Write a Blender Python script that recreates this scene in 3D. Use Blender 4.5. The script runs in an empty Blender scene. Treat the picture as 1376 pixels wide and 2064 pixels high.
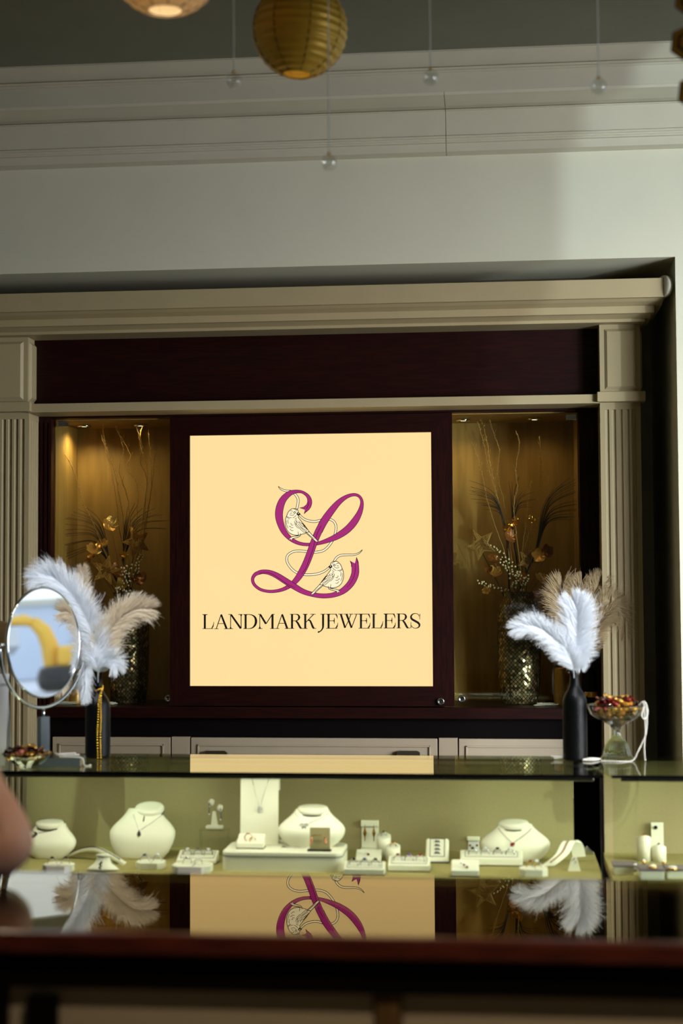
import bpy, bmesh, math, random
from mathutils import Vector, Matrix
random.seed(11)
PI = math.pi
F = 3118.0
YAW, PITCH, ROLL = 0.0998, 0.04919, -0.004929
CAM = Vector((0, 0, 1.567))
FW = Vector((-math.sin(YAW)*math.cos(PITCH), math.cos(YAW)*math.cos(PITCH), math.sin(PITCH)))
R0 = Vector((math.cos(YAW), math.sin(YAW), 0)); U0 = R0.cross(FW)
RT = R0*math.cos(ROLL) + U0*math.sin(ROLL); UP = U0*math.cos(ROLL) - R0*math.sin(ROLL)

def ray(px, py): return RT*((px-688)/F) + UP*((1032-py)/F) + FW
def P(px, py, Y):
    d = ray(px, py); return CAM + d*(Y/d.y)
def G(px, py, z):
    d = ray(px, py); return CAM + d*((z-CAM.z)/d.z)
def M(n, Y): return n*Y/F

C = bpy.context.scene.collection
def lin(c):
    c = c/255.0
    return c/12.92 if c <= 0.04045 else ((c+0.055)/1.055)**2.4
def col(r, g, b): return (lin(r), lin(g), lin(b), 1)

# ------------------------------------------------------------ materials
def mat(name, c, rough=0.6, metal=0.0, spec=0.5, noise=0.0, nscale=20, bump=0.0, bscale=60, emit=None, es=0, trans=0, ior=1.45, coat=0, stretch=None, c2=None, sss=0):
    m = bpy.data.materials.new(name); m.use_nodes = True
    nt = m.node_tree; b = nt.nodes['Principled BSDF']
    b.inputs['Base Color'].default_value = c
    b.inputs['Roughness'].default_value = rough; b.inputs['Metallic'].default_value = metal
    b.inputs['Specular IOR Level'].default_value = spec; b.inputs['IOR'].default_value = ior
    b.inputs['Transmission Weight'].default_value = trans; b.inputs['Coat Weight'].default_value = coat
    b.inputs['Coat Roughness'].default_value = 0.08
    if sss:
        b.inputs['Subsurface Weight'].default_value = sss; b.inputs['Subsurface Radius'].default_value = (0.02, 0.008, 0.005)
    if emit:
        b.inputs['Emission Color'].default_value = emit; b.inputs['Emission Strength'].default_value = es
    tc = nt.nodes.new('ShaderNodeTexCoord'); mp = nt.nodes.new('ShaderNodeMapping')
    nt.links.new(tc.outputs['Object'], mp.inputs['Vector'])
    if stretch: mp.inputs['Scale'].default_value = stretch
    if noise or c2:
        n = nt.nodes.new('ShaderNodeTexNoise'); n.inputs['Scale'].default_value = nscale; n.inputs['Detail'].default_value = 6
        nt.links.new(mp.outputs[0], n.inputs['Vector'])
        r = nt.nodes.new('ShaderNodeMix'); r.data_type = 'RGBA'
        k = 1-noise
        r.inputs[6].default_value = c; r.inputs[7].default_value = c2 or (c[0]*k, c[1]*k, c[2]*k, 1)
        mr = nt.nodes.new('ShaderNodeMapRange'); mr.inputs[1].default_value = 0.35; mr.inputs[2].default_value = 0.65
        nt.links.new(n.outputs[0], mr.inputs[0]); nt.links.new(mr.outputs[0], r.inputs[0])
        nt.links.new(r.outputs[2], b.inputs['Base Color'])
    if bump:
        n2 = nt.nodes.new('ShaderNodeTexNoise'); n2.inputs['Scale'].default_value = bscale; n2.inputs['Detail'].default_value = 3
        nt.links.new(mp.outputs[0], n2.inputs['Vector'])
        bp = nt.nodes.new('ShaderNodeBump'); bp.inputs['Strength'].default_value = bump; bp.inputs['Distance'].default_value = 0.002
        nt.links.new(n2.outputs[0], bp.inputs['Height']); nt.links.new(bp.outputs[0], b.inputs['Normal'])
    return m

def glass_mat(name, tint, r0=0.045, boost=1.0, gc=(1, 0.985, 0.95, 1)):
    m = bpy.data.materials.new(name); m.use_nodes = True
    nt = m.node_tree; nt.nodes.clear()
    o = nt.nodes.new('ShaderNodeOutputMaterial'); mx = nt.nodes.new('ShaderNodeMixShader')
    t = nt.nodes.new('ShaderNodeBsdfTransparent'); t.inputs[0].default_value = tint
    g = nt.nodes.new('ShaderNodeBsdfGlossy'); g.inputs['Roughness'].default_value = 0.0; g.inputs[0].default_value = gc
    lw = nt.nodes.new('ShaderNodeLayerWeight'); lw.inputs[0].default_value = 0.5
    p = nt.nodes.new('ShaderNodeMath'); p.operation = 'POWER'; p.inputs[1].default_value = 5
    a = nt.nodes.new('ShaderNodeMath'); a.operation = 'MULTIPLY_ADD'; a.inputs[1].default_value = boost*(1-r0); a.inputs[2].default_value = r0
    nt.links.new(lw.outputs['Facing'], p.inputs[0]); nt.links.new(p.outputs[0], a.inputs[0]); nt.links.new(a.outputs[0], mx.inputs[0])
    nt.links.new(t.outputs[0], mx.inputs[1]); nt.links.new(g.outputs[0], mx.inputs[2]); nt.links.new(mx.outputs[0], o.inputs[0])
    return m

def mosaic_mat(name):
    m = bpy.data.materials.new(name); m.use_nodes = True
    nt = m.node_tree; N = nt.nodes; L = nt.links; b = N['Principled BSDF']
    tc = N.new('ShaderNodeTexCoord'); sx = N.new('ShaderNodeSeparateXYZ'); L.new(tc.outputs['Object'], sx.inputs[0])
    def mth(op, a, b_=None, v=None):
        n = N.new('ShaderNodeMath'); n.operation = op
        for i, s in enumerate((a, b_)):
            if s is None: continue
            if isinstance(s, (int, float)): n.inputs[i].default_value = s
            else: L.new(s, n.inputs[i])
        return n.outputs[0]
    ang = mth('ARCTAN2', sx.outputs[1], sx.outputs[0])
    u = mth('MULTIPLY', ang, 16/(PI)); v = mth('MULTIPLY', sx.outputs[2], 52.0)
    p = mth('ADD', u, v); q = mth('SUBTRACT', u, v)
    fp = mth('ABSOLUTE', mth('SUBTRACT', mth('FRACT', p), 0.5)); fq = mth('ABSOLUTE', mth('SUBTRACT', mth('FRACT', q), 0.5))
    edge = mth('GREATER_THAN', mth('MAXIMUM', fp, fq), 0.42)
    cv = N.new('ShaderNodeCombineXYZ'); L.new(mth('FLOOR', p), cv.inputs[0]); L.new(mth('FLOOR', q), cv.inputs[1])
    wn = N.new('ShaderNodeTexWhiteNoise'); wn.noise_dimensions = '3D'; L.new(cv.outputs[0], wn.inputs['Vector'])
    cr = N.new('ShaderNodeValToRGB'); L.new(wn.outputs['Value'], cr.inputs[0])
    e = cr.color_ramp.elements; e[0].position = 0; e[0].color = (0.09, 0.07, 0.035, 1); e[1].position = 1; e[1].color = (0.75, 0.55, 0.33, 1)
    for pos, c in ((0.3, (0.2, 0.14, 0.06, 1)), (0.55, (0.26, 0.23, 0.12, 1)), (0.8, (0.45, 0.26, 0.13, 1))):
        x = e.new(pos); x.color = c
    mx = N.new('ShaderNodeMix'); mx.data_type = 'RGBA'; L.new(edge, mx.inputs[0]); L.new(cr.outputs[0], mx.inputs[6]); mx.inputs[7].default_value = (0.012, 0.008, 0.005, 1)
    L.new(mx.outputs[2], b.inputs['Base Color'])
    b.inputs['Metallic'].default_value = 0.6; b.inputs['Roughness'].default_value = 0.25
    ge = N.new('ShaderNodeNewGeometry'); vs = N.new('ShaderNodeVectorMath'); vs.operation = 'SUBTRACT'; L.new(wn.outputs['Color'], vs.inputs[0]); vs.inputs[1].default_value = (.5, .5, .5)
    vm = N.new('ShaderNodeVectorMath'); vm.operation = 'SCALE'; vm.inputs['Scale'].default_value = 0.28; L.new(vs.outputs[0], vm.inputs[0])
    va = N.new('ShaderNodeVectorMath'); va.operation = 'ADD'; L.new(ge.outputs['Normal'], va.inputs[0]); L.new(vm.outputs[0], va.inputs[1])
    vn = N.new('ShaderNodeVectorMath'); vn.operation = 'NORMALIZE'; L.new(va.outputs[0], vn.inputs[0]); L.new(vn.outputs[0], b.inputs['Normal'])
    return m

def feather_mat(name, c, tr=0.35):
    m = bpy.data.materials.new(name); m.use_nodes = True
    nt = m.node_tree; nt.nodes.clear(); o = nt.nodes.new('ShaderNodeOutputMaterial')
    d = nt.nodes.new('ShaderNodeBsdfDiffuse'); d.inputs[0].default_value = c
    t = nt.nodes.new('ShaderNodeBsdfTranslucent'); t.inputs[0].default_value = c
    mx = nt.nodes.new('ShaderNodeMixShader'); mx.inputs[0].default_value = tr
    nt.links.new(d.outputs[0], mx.inputs[1]); nt.links.new(t.outputs[0], mx.inputs[2]); nt.links.new(mx.outputs[0], o.inputs[0])
    return m

def glow_mat(name, c, s):
    m = bpy.data.materials.new(name); m.use_nodes = True
    nt = m.node_tree; b = nt.nodes['Principled BSDF']
    b.inputs['Base Color'].default_value = (0.02, 0.02, 0.02, 1); b.inputs['Roughness'].default_value = 0.06; b.inputs['Specular IOR Level'].default_value = 0.5
    b.inputs['Emission Color'].default_value = c; b.inputs['Emission Strength'].default_value = s
    return m

MT = dict(
    wall=mat('wall_paint', col(208, 206, 186), 0.85, noise=0.04, nscale=3, bump=0.12, bscale=300),
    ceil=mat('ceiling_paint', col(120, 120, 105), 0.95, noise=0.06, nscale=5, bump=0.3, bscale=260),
    trim=mat('trim_paint', col(202, 197, 178), 0.55, noise=0.04, nscale=6),
    cream=mat('cream_lacquer', col(168, 153, 118), 0.5, noise=0.04, nscale=8),
    creamd=mat('cream_drawer', col(172, 158, 136), 0.5, noise=0.04, nscale=8),
    wood=mat('mahogany', col(36, 8, 5), 0.4, noise=0.5, nscale=9, stretch=(1.2, 6, 14), c2=col(22, 4, 4), spec=0.25),
    woodv=mat('mahogany_vertical', col(40, 9, 6), 0.4, noise=0.5, nscale=9, stretch=(14, 6, 1.2), c2=col(22, 4, 4), spec=0.25),
    woodf=mat('mahogany_edge', col(96, 38, 24), 0.3, c2=col(64, 20, 14), nscale=8, stretch=(1.5, 8, 12), coat=0.3),
    dark=mat('dark_interior', col(8, 4, 4), 0.8, noise=0.2, spec=0.1),
    gold_wall=mat('niche_gold_lining', col(158, 124, 62), 0.55, c2=col(138, 106, 48), nscale=5, stretch=(6, 6, 0.7), bump=0.05),
    olive=mat('olive_felt', col(166, 154, 96), 0.95, noise=0.15, nscale=120, bump=0.4, bscale=500),
    board=mat('display_backing', col(158, 146, 106), 0.9, noise=0.08, nscale=200, bump=0.2, bscale=500),
    white=mat('cream_leatherette', col(236, 234, 214), 0.5, noise=0.02, nscale=30, bump=0.08, bscale=400),
    whitegrey=mat('grey_piping', col(70, 72, 70), 0.5),
    blackm=mat('black_plastic', col(14, 12, 16), 0.35),
    glassy=mat('smoked_acrylic', col(104, 114, 120), 0.12, 0.5),
    oak=mat('brown_wood_stile', col(104, 78, 40), 0.5, c2=col(84, 60, 30), nscale=8, stretch=(14, 6, 1.2)),
    chrome=mat('polished_chrome', col(225, 232, 238), 0.08, 1.0),
    steel=mat('brushed_steel', col(185, 188, 190), 0.25, 1.0, bump=0.1, bscale=200),
    silver=mat('silver_metal', col(205, 205, 210), 0.18, 1.0),
    dsilver=mat('dark_silver', col(90, 88, 96), 0.25, 1.0),
    gold=mat('polished_gold', col(230, 176, 82), 0.2, 1.0),
    rgold=mat('rose_gold', col(226, 150, 120), 0.2, 1.0),
    goldleaf=mat('gold_leaf', col(214, 160, 76), 0.34, 0.5, bump=0.6, bscale=180),
    bronze=mat('bronze_leaf', col(140, 84, 34), 0.4, 0.35, bump=0.5, bscale=160),
    twig=mat('gold_twig', col(168, 128, 62), 0.5, 0.2, bump=0.5, bscale=300),
    glit=mat('glitter', col(255, 232, 160), 0.2, 0.4, spec=1),
    grass=mat('dark_grass', col(30, 18, 12), 0.55),
    berry=mat('pearl_berry', col(216, 204, 160), 0.3, spec=0.6),
    pearl=mat('pearl', col(240, 236, 226), 0.2, spec=0.7, coat=0.5),
    gbead=mat('gold_bead', col(236, 190, 66), 0.2, 0.9),
    bottle=mat('black_glitter_bottle', col(3, 4, 6), 0.36, spec=0.2, bump=0.6, bscale=260),
    mosaic=mosaic_mat('gold_mosaic_tiles'),
    mirror=mat('mirror_glass', col(250, 250, 250), 0.0, 1.0),
    clear=mat('pressed_glass', (0.97, 0.985, 0.97, 1), 0.03, trans=1.0, ior=1.5),
    crystal=glass_mat('crystal', (0.95, 0.97, 0.97, 1), 0.16, 1.0, (1, 1, 1, 1)),
    acryl=glass_mat('acrylic', (0.93, 0.96, 0.93, 1), 0.05),
    case_glass=glass_mat('case_glass', (0.93, 0.965, 0.90, 1), 0.035),
    top_glass=glass_mat('top_glass', (0.80, 0.86, 0.74, 1), 0.05, 1.0),
    warm_reflect_glass=glass_mat('warm_reflect_glass', (0.5, 0.45, 0.35, 1), 0.05, 1.0, (1, .92, .74, 1)),  # warmth put into the reflection colour to tint the mirrored sign
    door_glass=glass_mat('door_glass', (0.9, 0.93, 0.88, 1), 0.03),
    wglass=glass_mat('window_glass', (0.97, 0.99, 0.98, 1), 0.03),
    fwhite=feather_mat('white_feather', col(240, 244, 250)),
    fcream=feather_mat('cream_feather', col(236, 224, 204)),
    fbeige=feather_mat('beige_feather', col(196, 176, 142)),
    card=mat('white_card', col(226, 230, 236), 0.7),
    ink=mat('grey_ink', col(120, 124, 130), 0.7),
    paper=feather_mat('white_lantern_paper', col(240, 222, 190), 0.4),
    lgold=mat('gold_lantern_paper', col(196, 156, 50), 0.40, 0.3, bump=0.2, bscale=120),
    wire=mat('lantern_wire', col(60, 44, 16), 0.5, 0.5),
    thread=mat('clear_thread', col(236, 242, 240), 0.4),
    skin=mat('skin', col(240, 194, 170), 0.5, c2=col(232, 176, 150), nscale=12, sss=0.15),
    cloth=mat('dark_shirt', col(30, 32, 44), 0.9, noise=0.2, nscale=80),
    jeans=mat('dark_trousers', col(34, 36, 48), 0.9, noise=0.2, nscale=80),
    hair=mat('brown_hair', col(58, 38, 24), 0.6, bump=0.5),
    floorm=mat('floor_tile', col(120, 108, 90), 0.4, noise=0.2, nscale=3),
    ground=mat('outdoor_ground', col(228, 222, 216), 0.9, noise=0.15, nscale=0.4),
    bldg=mat('outdoor_building', col(206, 216, 228), 0.8, noise=0.1, nscale=0.3),
    yellow=mat('machine_yellow', col(240, 186, 60), 0.5),
    blue=mat('blue_stone', col(60, 70, 150), 0.1, spec=0.8, coat=1),
    purple=mat('purple_stone', col(110, 60, 150), 0.1, spec=0.8, coat=1),
    red=mat('red_stone', col(140, 36, 40), 0.1, spec=0.8, coat=1),
    black_s=mat('black_stone', col(24, 22, 30), 0.1, spec=0.8, coat=1),
    clear_s=mat('clear_stone', col(235, 240, 245), 0.05, spec=1, coat=1),
    amber_s=mat('amber_stone', col(150, 84, 50), 0.1, spec=0.8, coat=1),
    candy_gold=mat('gold_foil', col(226, 176, 84), 0.25, 0.8, bump=0.8, bscale=200),
    candy_red=mat('red_foil', col(120, 30, 26), 0.2, 0.5, bump=0.8, bscale=200),
    candy_blue=mat('blue_foil', col(44, 84, 104), 0.25, 0.5, bump=0.8, bscale=200),
    candy_brown=mat('brown_foil', col(70, 36, 22), 0.2, 0.5, bump=0.8, bscale=200),
    candy_pink=mat('pink_foil', col(220, 130, 120), 0.3, 0.4, bump=0.8, bscale=200),
    cameo=mat('cameo_shell', col(244, 238, 232), 0.4),
    taupe=mat('taupe_suede', col(120, 108, 108), 0.9),
    hexblack=mat('hex_black', col(16, 13, 12), 0.4), hexgold=mat('hex_gold', col(176, 130, 44), 0.35, 0.6),
    sign=glow_mat('sign_panel', (1.0, 0.735, 0.335, 1), 1.0),
    signpurple=glow_mat('sign_purple', col(166, 34, 116), 1.0),
    signwhite=glow_mat('sign_white', (1.0, 0.87, 0.58, 1), 1.05),
    signblack=mat('sign_black', col(8, 5, 5), 0.5),
    lamp=glow_mat('lamp_glow', (1, 0.82, 0.55, 1), 30),
    puck=glow_mat('puck_glow', (1, 0.72, 0.36, 1), 14),
    added_bulb=glow_mat('added_bulb_glow', (1, 0.86, 0.6, 1), 3),
    led=glow_mat('led_glow', (1, 0.93, 0.74, 1), 12),
)

# ------------------------------------------------------------ mesh builder
ORG = {}
class MB:
    def __init__(s): s.v = []; s.f = []; s.sm = []
    def add(s, vs, fs, smooth=False):
        n = len(s.v); s.v += [Vector(v) for v in vs]; s.f += [tuple(i+n for i in f) for f in fs]; s.sm += [smooth]*len(fs); return s
    def box(s, x0, x1, y0, y1, z0, z1, bev=0.0, m=None):
        if bev <= 0:
            vs = [(x, y, z) for x in (x0, x1) for y in (y0, y1) for z in (z0, z1)]
            fs = [(0, 1, 3, 2), (4, 6, 7, 5), (0, 4, 5, 1), (2, 3, 7, 6), (0, 2, 6, 4), (1, 5, 7, 3)]
            if m: vs = [m @ Vector(v) for v in vs]
            return s.add(vs, fs)
        bm = bmesh.new(); bmesh.ops.create_cube(bm, size=1)
        for v in bm.verts: v.co = Vector(((x0+x1)/2+v.co.x*(x1-x0), (y0+y1)/2+v.co.y*(y1-y0), (z0+z1)/2+v.co.z*(z1-z0)))
        bmesh.ops.bevel(bm, geom=bm.edges[:], offset=bev, segments=2, affect='EDGES', profile=0.5)
        return s.bm(bm, m)
    def bm(s, bm, m=None, smooth=False):
        bm.verts.index_update(); vs = [(m @ v.co) if m else v.co.copy() for v in bm.verts]; fs = [tuple(v.index for v in f.verts) for f in bm.faces]; bm.free(); return s.add(vs, fs, smooth)
    def prism(s, pts, d0, d1, m=None, axis='z', smooth=False):
        n = len(pts)
        def mk(p, d): return {'z': (p[0], p[1], d), 'y': (p[0], d, p[1]), 'x': (d, p[0], p[1])}[axis]
        vs = [mk(p, d0) for p in pts]+[mk(p, d1) for p in pts]
        if m: vs = [m @ Vector(v) for v in vs]
        s.add(vs, [tuple(range(n)), tuple(range(2*n-1, n-1, -1))]); k = len(s.v)-2*n
        for i in range(n): s.f.append((k+i, k+n+i, k+n+(i+1) % n, k+(i+1) % n)); s.sm.append(smooth)
        return s
    def lathe(s, prof, c=(0, 0, 0), n=48, flute=0, fl=0.0, m=None, sx=1, sy=1, smooth=True, caps=True):
        c = Vector(c); vs = []; fs = []
        for r, z in prof:
            for i in range(n):
                a = 2*PI*i/n; rr = r*(1+fl*math.cos(flute*a)) if flute else r
                vs.append(Vector((rr*math.cos(a)*sx, rr*math.sin(a)*sy, z)))
        vs = [(m @ v if m else v)+c for v in vs]
        for j in range(len(prof)-1):
            for i in range(n): fs.append((j*n+i, j*n+(i+1) % n, (j+1)*n+(i+1) % n, (j+1)*n+i))
        if not caps: return s.add(vs, fs, smooth)
        if prof[0][0] > 1e-5: fs.append(tuple(range(n-1, -1, -1)))
        if prof[-1][0] > 1e-5: fs.append(tuple(range((len(prof)-1)*n, len(prof)*n)))
        return s.add(vs, fs, smooth)
    def ball(s, c, r, n=8, k=6, sx=1, sy=1, sz=1, m=None):
        return s.lathe([(r*math.sin(PI*j/k) if 0 < j < k else 1e-6, -r*math.cos(PI*j/k)*sz) for j in range(k+1)], c, n, sx=sx, sy=sy, m=m)
    def tube(s, pts, r, n=6, closed=False, flat=None):
        pts = [Vector(p) for p in pts]; k = len(pts)
        rs = r if isinstance(r, (list, tuple)) else [r]*k
        vs = []; fs = []; prev = None
        for i, p in enumerate(pts):
            a = pts[(i-1) % k] if (closed or i > 0) else p; b = pts[(i+1) % k] if (closed or i < k-1) else p
            t = (b-a).normalized() if (b-a).length > 1e-9 else Vector((0, 0, 1))
            if prev is None:
                u = t.cross(Vector((0, 0, 1)));
                if u.length < 0.1: u = t.cross(Vector((0, 1, 0)))
                u.normalize()
            else:
                u = prev - t*prev.dot(t)
                u = u.normalized() if u.length > 1e-6 else t.orthogonal().normalized()
            prev = u; w = t.cross(u)
            for j in range(n):
                q = 2*PI*j/n; vs.append(p+(u*math.cos(q)+w*math.sin(q))*rs[i])
        for i in range(k if closed else k-1):
            for j in range(n): fs.append((i*n+j, i*n+(j+1) % n, ((i+1) % k)*n+(j+1) % n, ((i+1) % k)*n+j))
        if not closed: fs += [tuple(range(n-1, -1, -1)), tuple(range((k-1)*n, k*n))]
        return s.add(vs, fs, True)
    def grid(s, rows, closed=False, smooth=True, cap=False):
        n = len(rows[0]); vs = [v for r in rows for v in r]; fs = []
        for j in range(len(rows)-1):
            for i in range(n if closed else n-1): fs.append((j*n+i, j*n+(i+1) % n, (j+1)*n+(i+1) % n, (j+1)*n+i))
        if cap: fs += [tuple(range(n-1, -1, -1)), tuple(range((len(rows)-1)*n, len(rows)*n))]
        return s.add(vs, fs, smooth)
    def build(s, name, m, parent=None, org=None, fix=True):
        o3 = Vector(org) if org is not None else (ORG[parent.name] if parent else Vector((0, 0, 0)))
        me = bpy.data.meshes.new(name); me.from_pydata([tuple(v-o3) for v in s.v], [], s.f); me.materials.append(MT[m] if isinstance(m, str) else m)
        me.polygons.foreach_set('use_smooth', s.sm)
        if fix and len(s.f) < 60000:
            b = bmesh.new(); b.from_mesh(me); bmesh.ops.recalc_face_normals(b, faces=b.faces[:]); b.to_mesh(me); b.free()
        me.update()
        ob = bpy.data.objects.new(name, me); C.objects.link(ob)
        if parent: ob.parent = parent; ORG[ob.name] = o3
        else: ob.location = o3; ORG[ob.name] = o3
        return ob

def thing(name, loc, label, cat, group=None):
    o = bpy.data.objects.new(name, None); C.objects.link(o); o.empty_display_size = 0.05
    o.location = loc; ORG[o.name] = Vector(loc); o['label'] = label; o['category'] = cat
    if group: o['group'] = group
    return o
def tag(o, label, cat, group=None):
    o['label'] = label; o['category'] = cat
    if group: o['group'] = group
    return o
def struct(o): o['kind'] = 'structure'; return o
def dup(o, loc, rot=(0, 0, 0), scale=1.0, label=None, group=None):
    r = o.copy(); C.objects.link(r); r.location = loc; r.rotation_euler = rot; r.scale = (scale,)*3; ORG[r.name] = Vector(loc)
    if label: r['label'] = label
    if group: r['group'] = group
    for ch in list(o.children):
        c = ch.copy(); C.objects.link(c); c.parent = r
        for g in list(ch.children):
            d = g.copy(); C.objects.link(d); d.parent = c
    return r
def cat_rom(pts, n=8):
    out = []; k = len(pts); D = len(pts[0])
    for i in range(k-1):
        p0 = pts[max(i-1, 0)]; p1 = pts[i]; p2 = pts[i+1]; p3 = pts[min(i+2, k-1)]
        for j in range(n):
            t = j/n
            out.append(tuple(0.5*(2*p1[d]+(p2[d]-p0[d])*t+(2*p0[d]-5*p1[d]+4*p2[d]-p3[d])*t*t+(3*p1[d]-p0[d]-3*p2[d]+p3[d])*t**3) for d in range(D)))
    out.append(tuple(pts[-1])); return out
# ------------------------------------------------------------ camera, world, windows
cd = bpy.data.cameras.new('camera'); cam = bpy.data.objects.new('camera', cd); C.objects.link(cam)
mw = Matrix((RT, UP, -FW)).transposed().to_4x4(); mw.translation = CAM; cam.matrix_world = mw
cd.sensor_fit = 'VERTICAL'; cd.sensor_height = 36; cd.lens = F/2064*36; cd.clip_start = 0.05; cd.clip_end = 500
cd.dof.use_dof = True; cd.dof.focus_distance = 6.95; cd.dof.aperture_fstop = 1.75
sc = bpy.context.scene; sc.camera = cam
sc.view_settings.view_transform = 'Standard'; sc.view_settings.look = 'None'; sc.view_settings.gamma = 1; sc.view_settings.use_curve_mapping = False
sc.view_settings.exposure = 0.0
w = bpy.data.worlds.new('sky'); sc.world = w; w.use_nodes = True
bg = w.node_tree.nodes['Background']
tcw = w.node_tree.nodes.new('ShaderNodeTexCoord'); sxw = w.node_tree.nodes.new('ShaderNodeSeparateXYZ'); crw = w.node_tree.nodes.new('ShaderNodeValToRGB')
w.node_tree.links.new(tcw.outputs['Generated'], sxw.inputs[0]); w.node_tree.links.new(sxw.outputs[2], crw.inputs[0]); w.node_tree.links.new(crw.outputs[0], bg.inputs[0])
crw.color_ramp.elements[0].color = (0.86, 0.92, 1.0, 1); crw.color_ramp.elements[1].color = (0.42, 0.60, 0.95, 1)
bg.inputs[1].default_value = 1.7
sc.cycles.use_denoising = True
sc.cycles.max_bounces = 12; sc.cycles.transparent_max_bounces = 24; sc.cycles.diffuse_bounces = 4; sc.cycles.glossy_bounces = 5; sc.cycles.transmission_bounces = 8
sc.cycles.caustics_refractive = False; sc.cycles.caustics_reflective = False; sc.cycles.sample_clamp_indirect = 4.0

def area(name, loc, rot, sx, sy, energy, color, portal=False, spread=None):
    l = bpy.data.lights.new(name, 'AREA'); l.shape = 'RECTANGLE'; l.size = sx; l.size_y = sy; l.energy = energy; l.color = color
    if portal: l.cycles.is_portal = True
    if spread: l.spread = spread
    o = bpy.data.objects.new(name, l); C.objects.link(o); o.location = loc; o.rotation_euler = rot; return o

# ------------------------------------------------------------ room
WY = 6.55                                     # front face of the back wall
NT = P(1360, 517.5, WY)                       # top right corner of the recess
NX, NZ = NT.x, NT.z
CY = 6.12
CZ_ = P(688, 108, CY).z                       # ceiling height
XL, XR, YF, YB, XW = -5.0, 4.2, -3.0, 10.5, .88
def sbox(name, m, *a): return struct(MB().box(*a).build(name, m))
sbox('floor', 'floorm', XL-.2, XR+.2, YF-.2, YB+.2, -0.1, 0)
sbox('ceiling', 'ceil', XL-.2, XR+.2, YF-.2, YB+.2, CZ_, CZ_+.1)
b = MB(); b.box(XL, NX, WY, WY+.25, NZ, CZ_); b.box(NX, XW, WY, 7.75, 0, CZ_); b.box(XL, NX, 7.6, 7.75, 0, NZ); b.box(XL, NX, WY+.25, 7.6, NZ, NZ+.1)
struct(b.build('wall_back', 'wall'))
sbox('wall_left', 'wall', XL-.15, XL, YF, YB, 0, CZ_)
b = MB(); b.box(XW-.12, XW, 7.75, YB, 0, CZ_); struct(b.build('wall_return', 'wall'))
sbox('wall_far', 'wall', XW-.12, XR, YB, YB+.15, 0, CZ_)
# right wall with two big shop windows
W1, W2, WZ0, WZ1 = (2.2, 5.1), (5.4, 10.1), 0.75, 3.15
b = MB(); b.box(XR, XR+.2, YF, YB, 0, WZ0); b.box(XR, XR+.2, YF, YB, WZ1, CZ_); b.box(XR, XR+.2, YF, W1[0], WZ0, WZ1); b.box(XR, XR+.2, W1[1], W2[0], WZ0, WZ1); b.box(XR, XR+.2, W2[1], YB, WZ0, WZ1)
struct(b.build('wall_right', 'wall'))
# front wall (behind the camera) with one window
b = MB(); b.box(XL, XR, YF-.2, YF, 0, CZ_)
struct(b.build('wall_front', 'wall'))
for i, (y0, y1) in enumerate((W1, W2)):
    b = MB(); b.box(XR+.06, XR+.12, y0, y1, WZ0, WZ0+.06); b.box(XR+.06, XR+.12, y0, y1, WZ1-.06, WZ1)
    for yy in (y0, y1-.06): b.box(XR+.06, XR+.12, yy, yy+.06, WZ0, WZ1)
    f = struct(b.build('window_%d' % (i+1), 'trim'))
    MB().box(XR+.085, XR+.095, y0+.06, y1-.06, WZ0+.06, WZ1-.06).build('pane', 'wglass', f)
    area('window_portal', (XR+.22, (y0+y1)/2, (WZ0+WZ1)/2), (0, PI/2, 0), WZ1-WZ0, y1-y0, 1, (1, 1, 1), True)
# outdoors
g = struct(MB().box(XR+.2, 130, -80, 130, -.3, -.05).build('ground', 'ground'))
g = struct(MB().box(XL-20, XR+.2, -60, YF-.2, -.3, -.05).build('ground', 'ground'))

# crown mouldings: profile in (y, z) extruded along x
def mould(name, pts, x0, x1, m='trim'):
    return MB().prism(pts, x0, x1, axis='x').build(name, m)
def zz(py, Y): return P(700, py, Y).z
s_ = -0.029*0
def yc(pl, pr): return pl+(pr-pl)*700/1276.0   # pixel row of a line at x = 700
Y1, Y2, Y3, Y4 = 6.12, 6.2, 6.30, 6.42
rows = [yc(132, 80), yc(140, 86), yc(165, 122), yc(173, 126), yc(179, 132), yc(217, 171)]
top = [(WY, CZ_), (CY, CZ_), (CY, zz(rows[1], CY)), (CY+.02, zz(rows[1]+1, CY+.02)), (CY+.09, zz(rows[2], CY+.09)), (CY+.075, zz(rows[2]+2, CY+.075)), (CY+.085, zz(rows[3], CY+.085)), (CY+.11, zz(rows[3]+2, CY+.11)), (CY+.12, zz(rows[4], CY+.12)), (CY+.13, zz(rows[4]+1, CY+.13)), (CY+.13, zz(rows[5], CY+.13)), (WY, zz(rows[5], CY+.13))]
struct(mould('trim_1', top, XL, XW))
r2 = [yc(229, 178), yc(253, 209), yc(302, 261), yc(308, 266), yc(313, 270), yc(318, 276), yc(334, 294)]
zt = zz(rows[5], CY+.13)
low = [(WY, zt), (6.255, zt), (6.262, zt-.010), (6.29, zz(r2[0]+3, 6.29)), (6.33, zz(r2[0]+11, 6.33)), (6.375, zz(r2[0]+19, 6.375)), (6.41, zz(r2[1]-6, 6.41)), (6.44, zz(r2[1]-2, 6.44)), (6.43, zz(r2[1]-1, 6.43)), (6.43, zz(r2[1]+1, 6.43)), (6.45, zz(r2[1]+2, 6.45)), (6.45, zz(r2[2], 6.45)), (6.44, zz(r2[2]+1, 6.44)), (6.44, zz(r2[3], 6.44)), (6.455, zz(r2[3]+1, 6.455)), (6.455, zz(r2[4], 6.455)), (6.462, zz(r2[4]+1, 6.462)), (6.462, zz(r2[5]-1, 6.462)), (6.48, zz(r2[5]+1, 6.48)), (6.48, zz(r2[6], 6.48)), (WY, zz(r2[6], 6.48))]
lj = P(898, 250, 6.45).x
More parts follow.
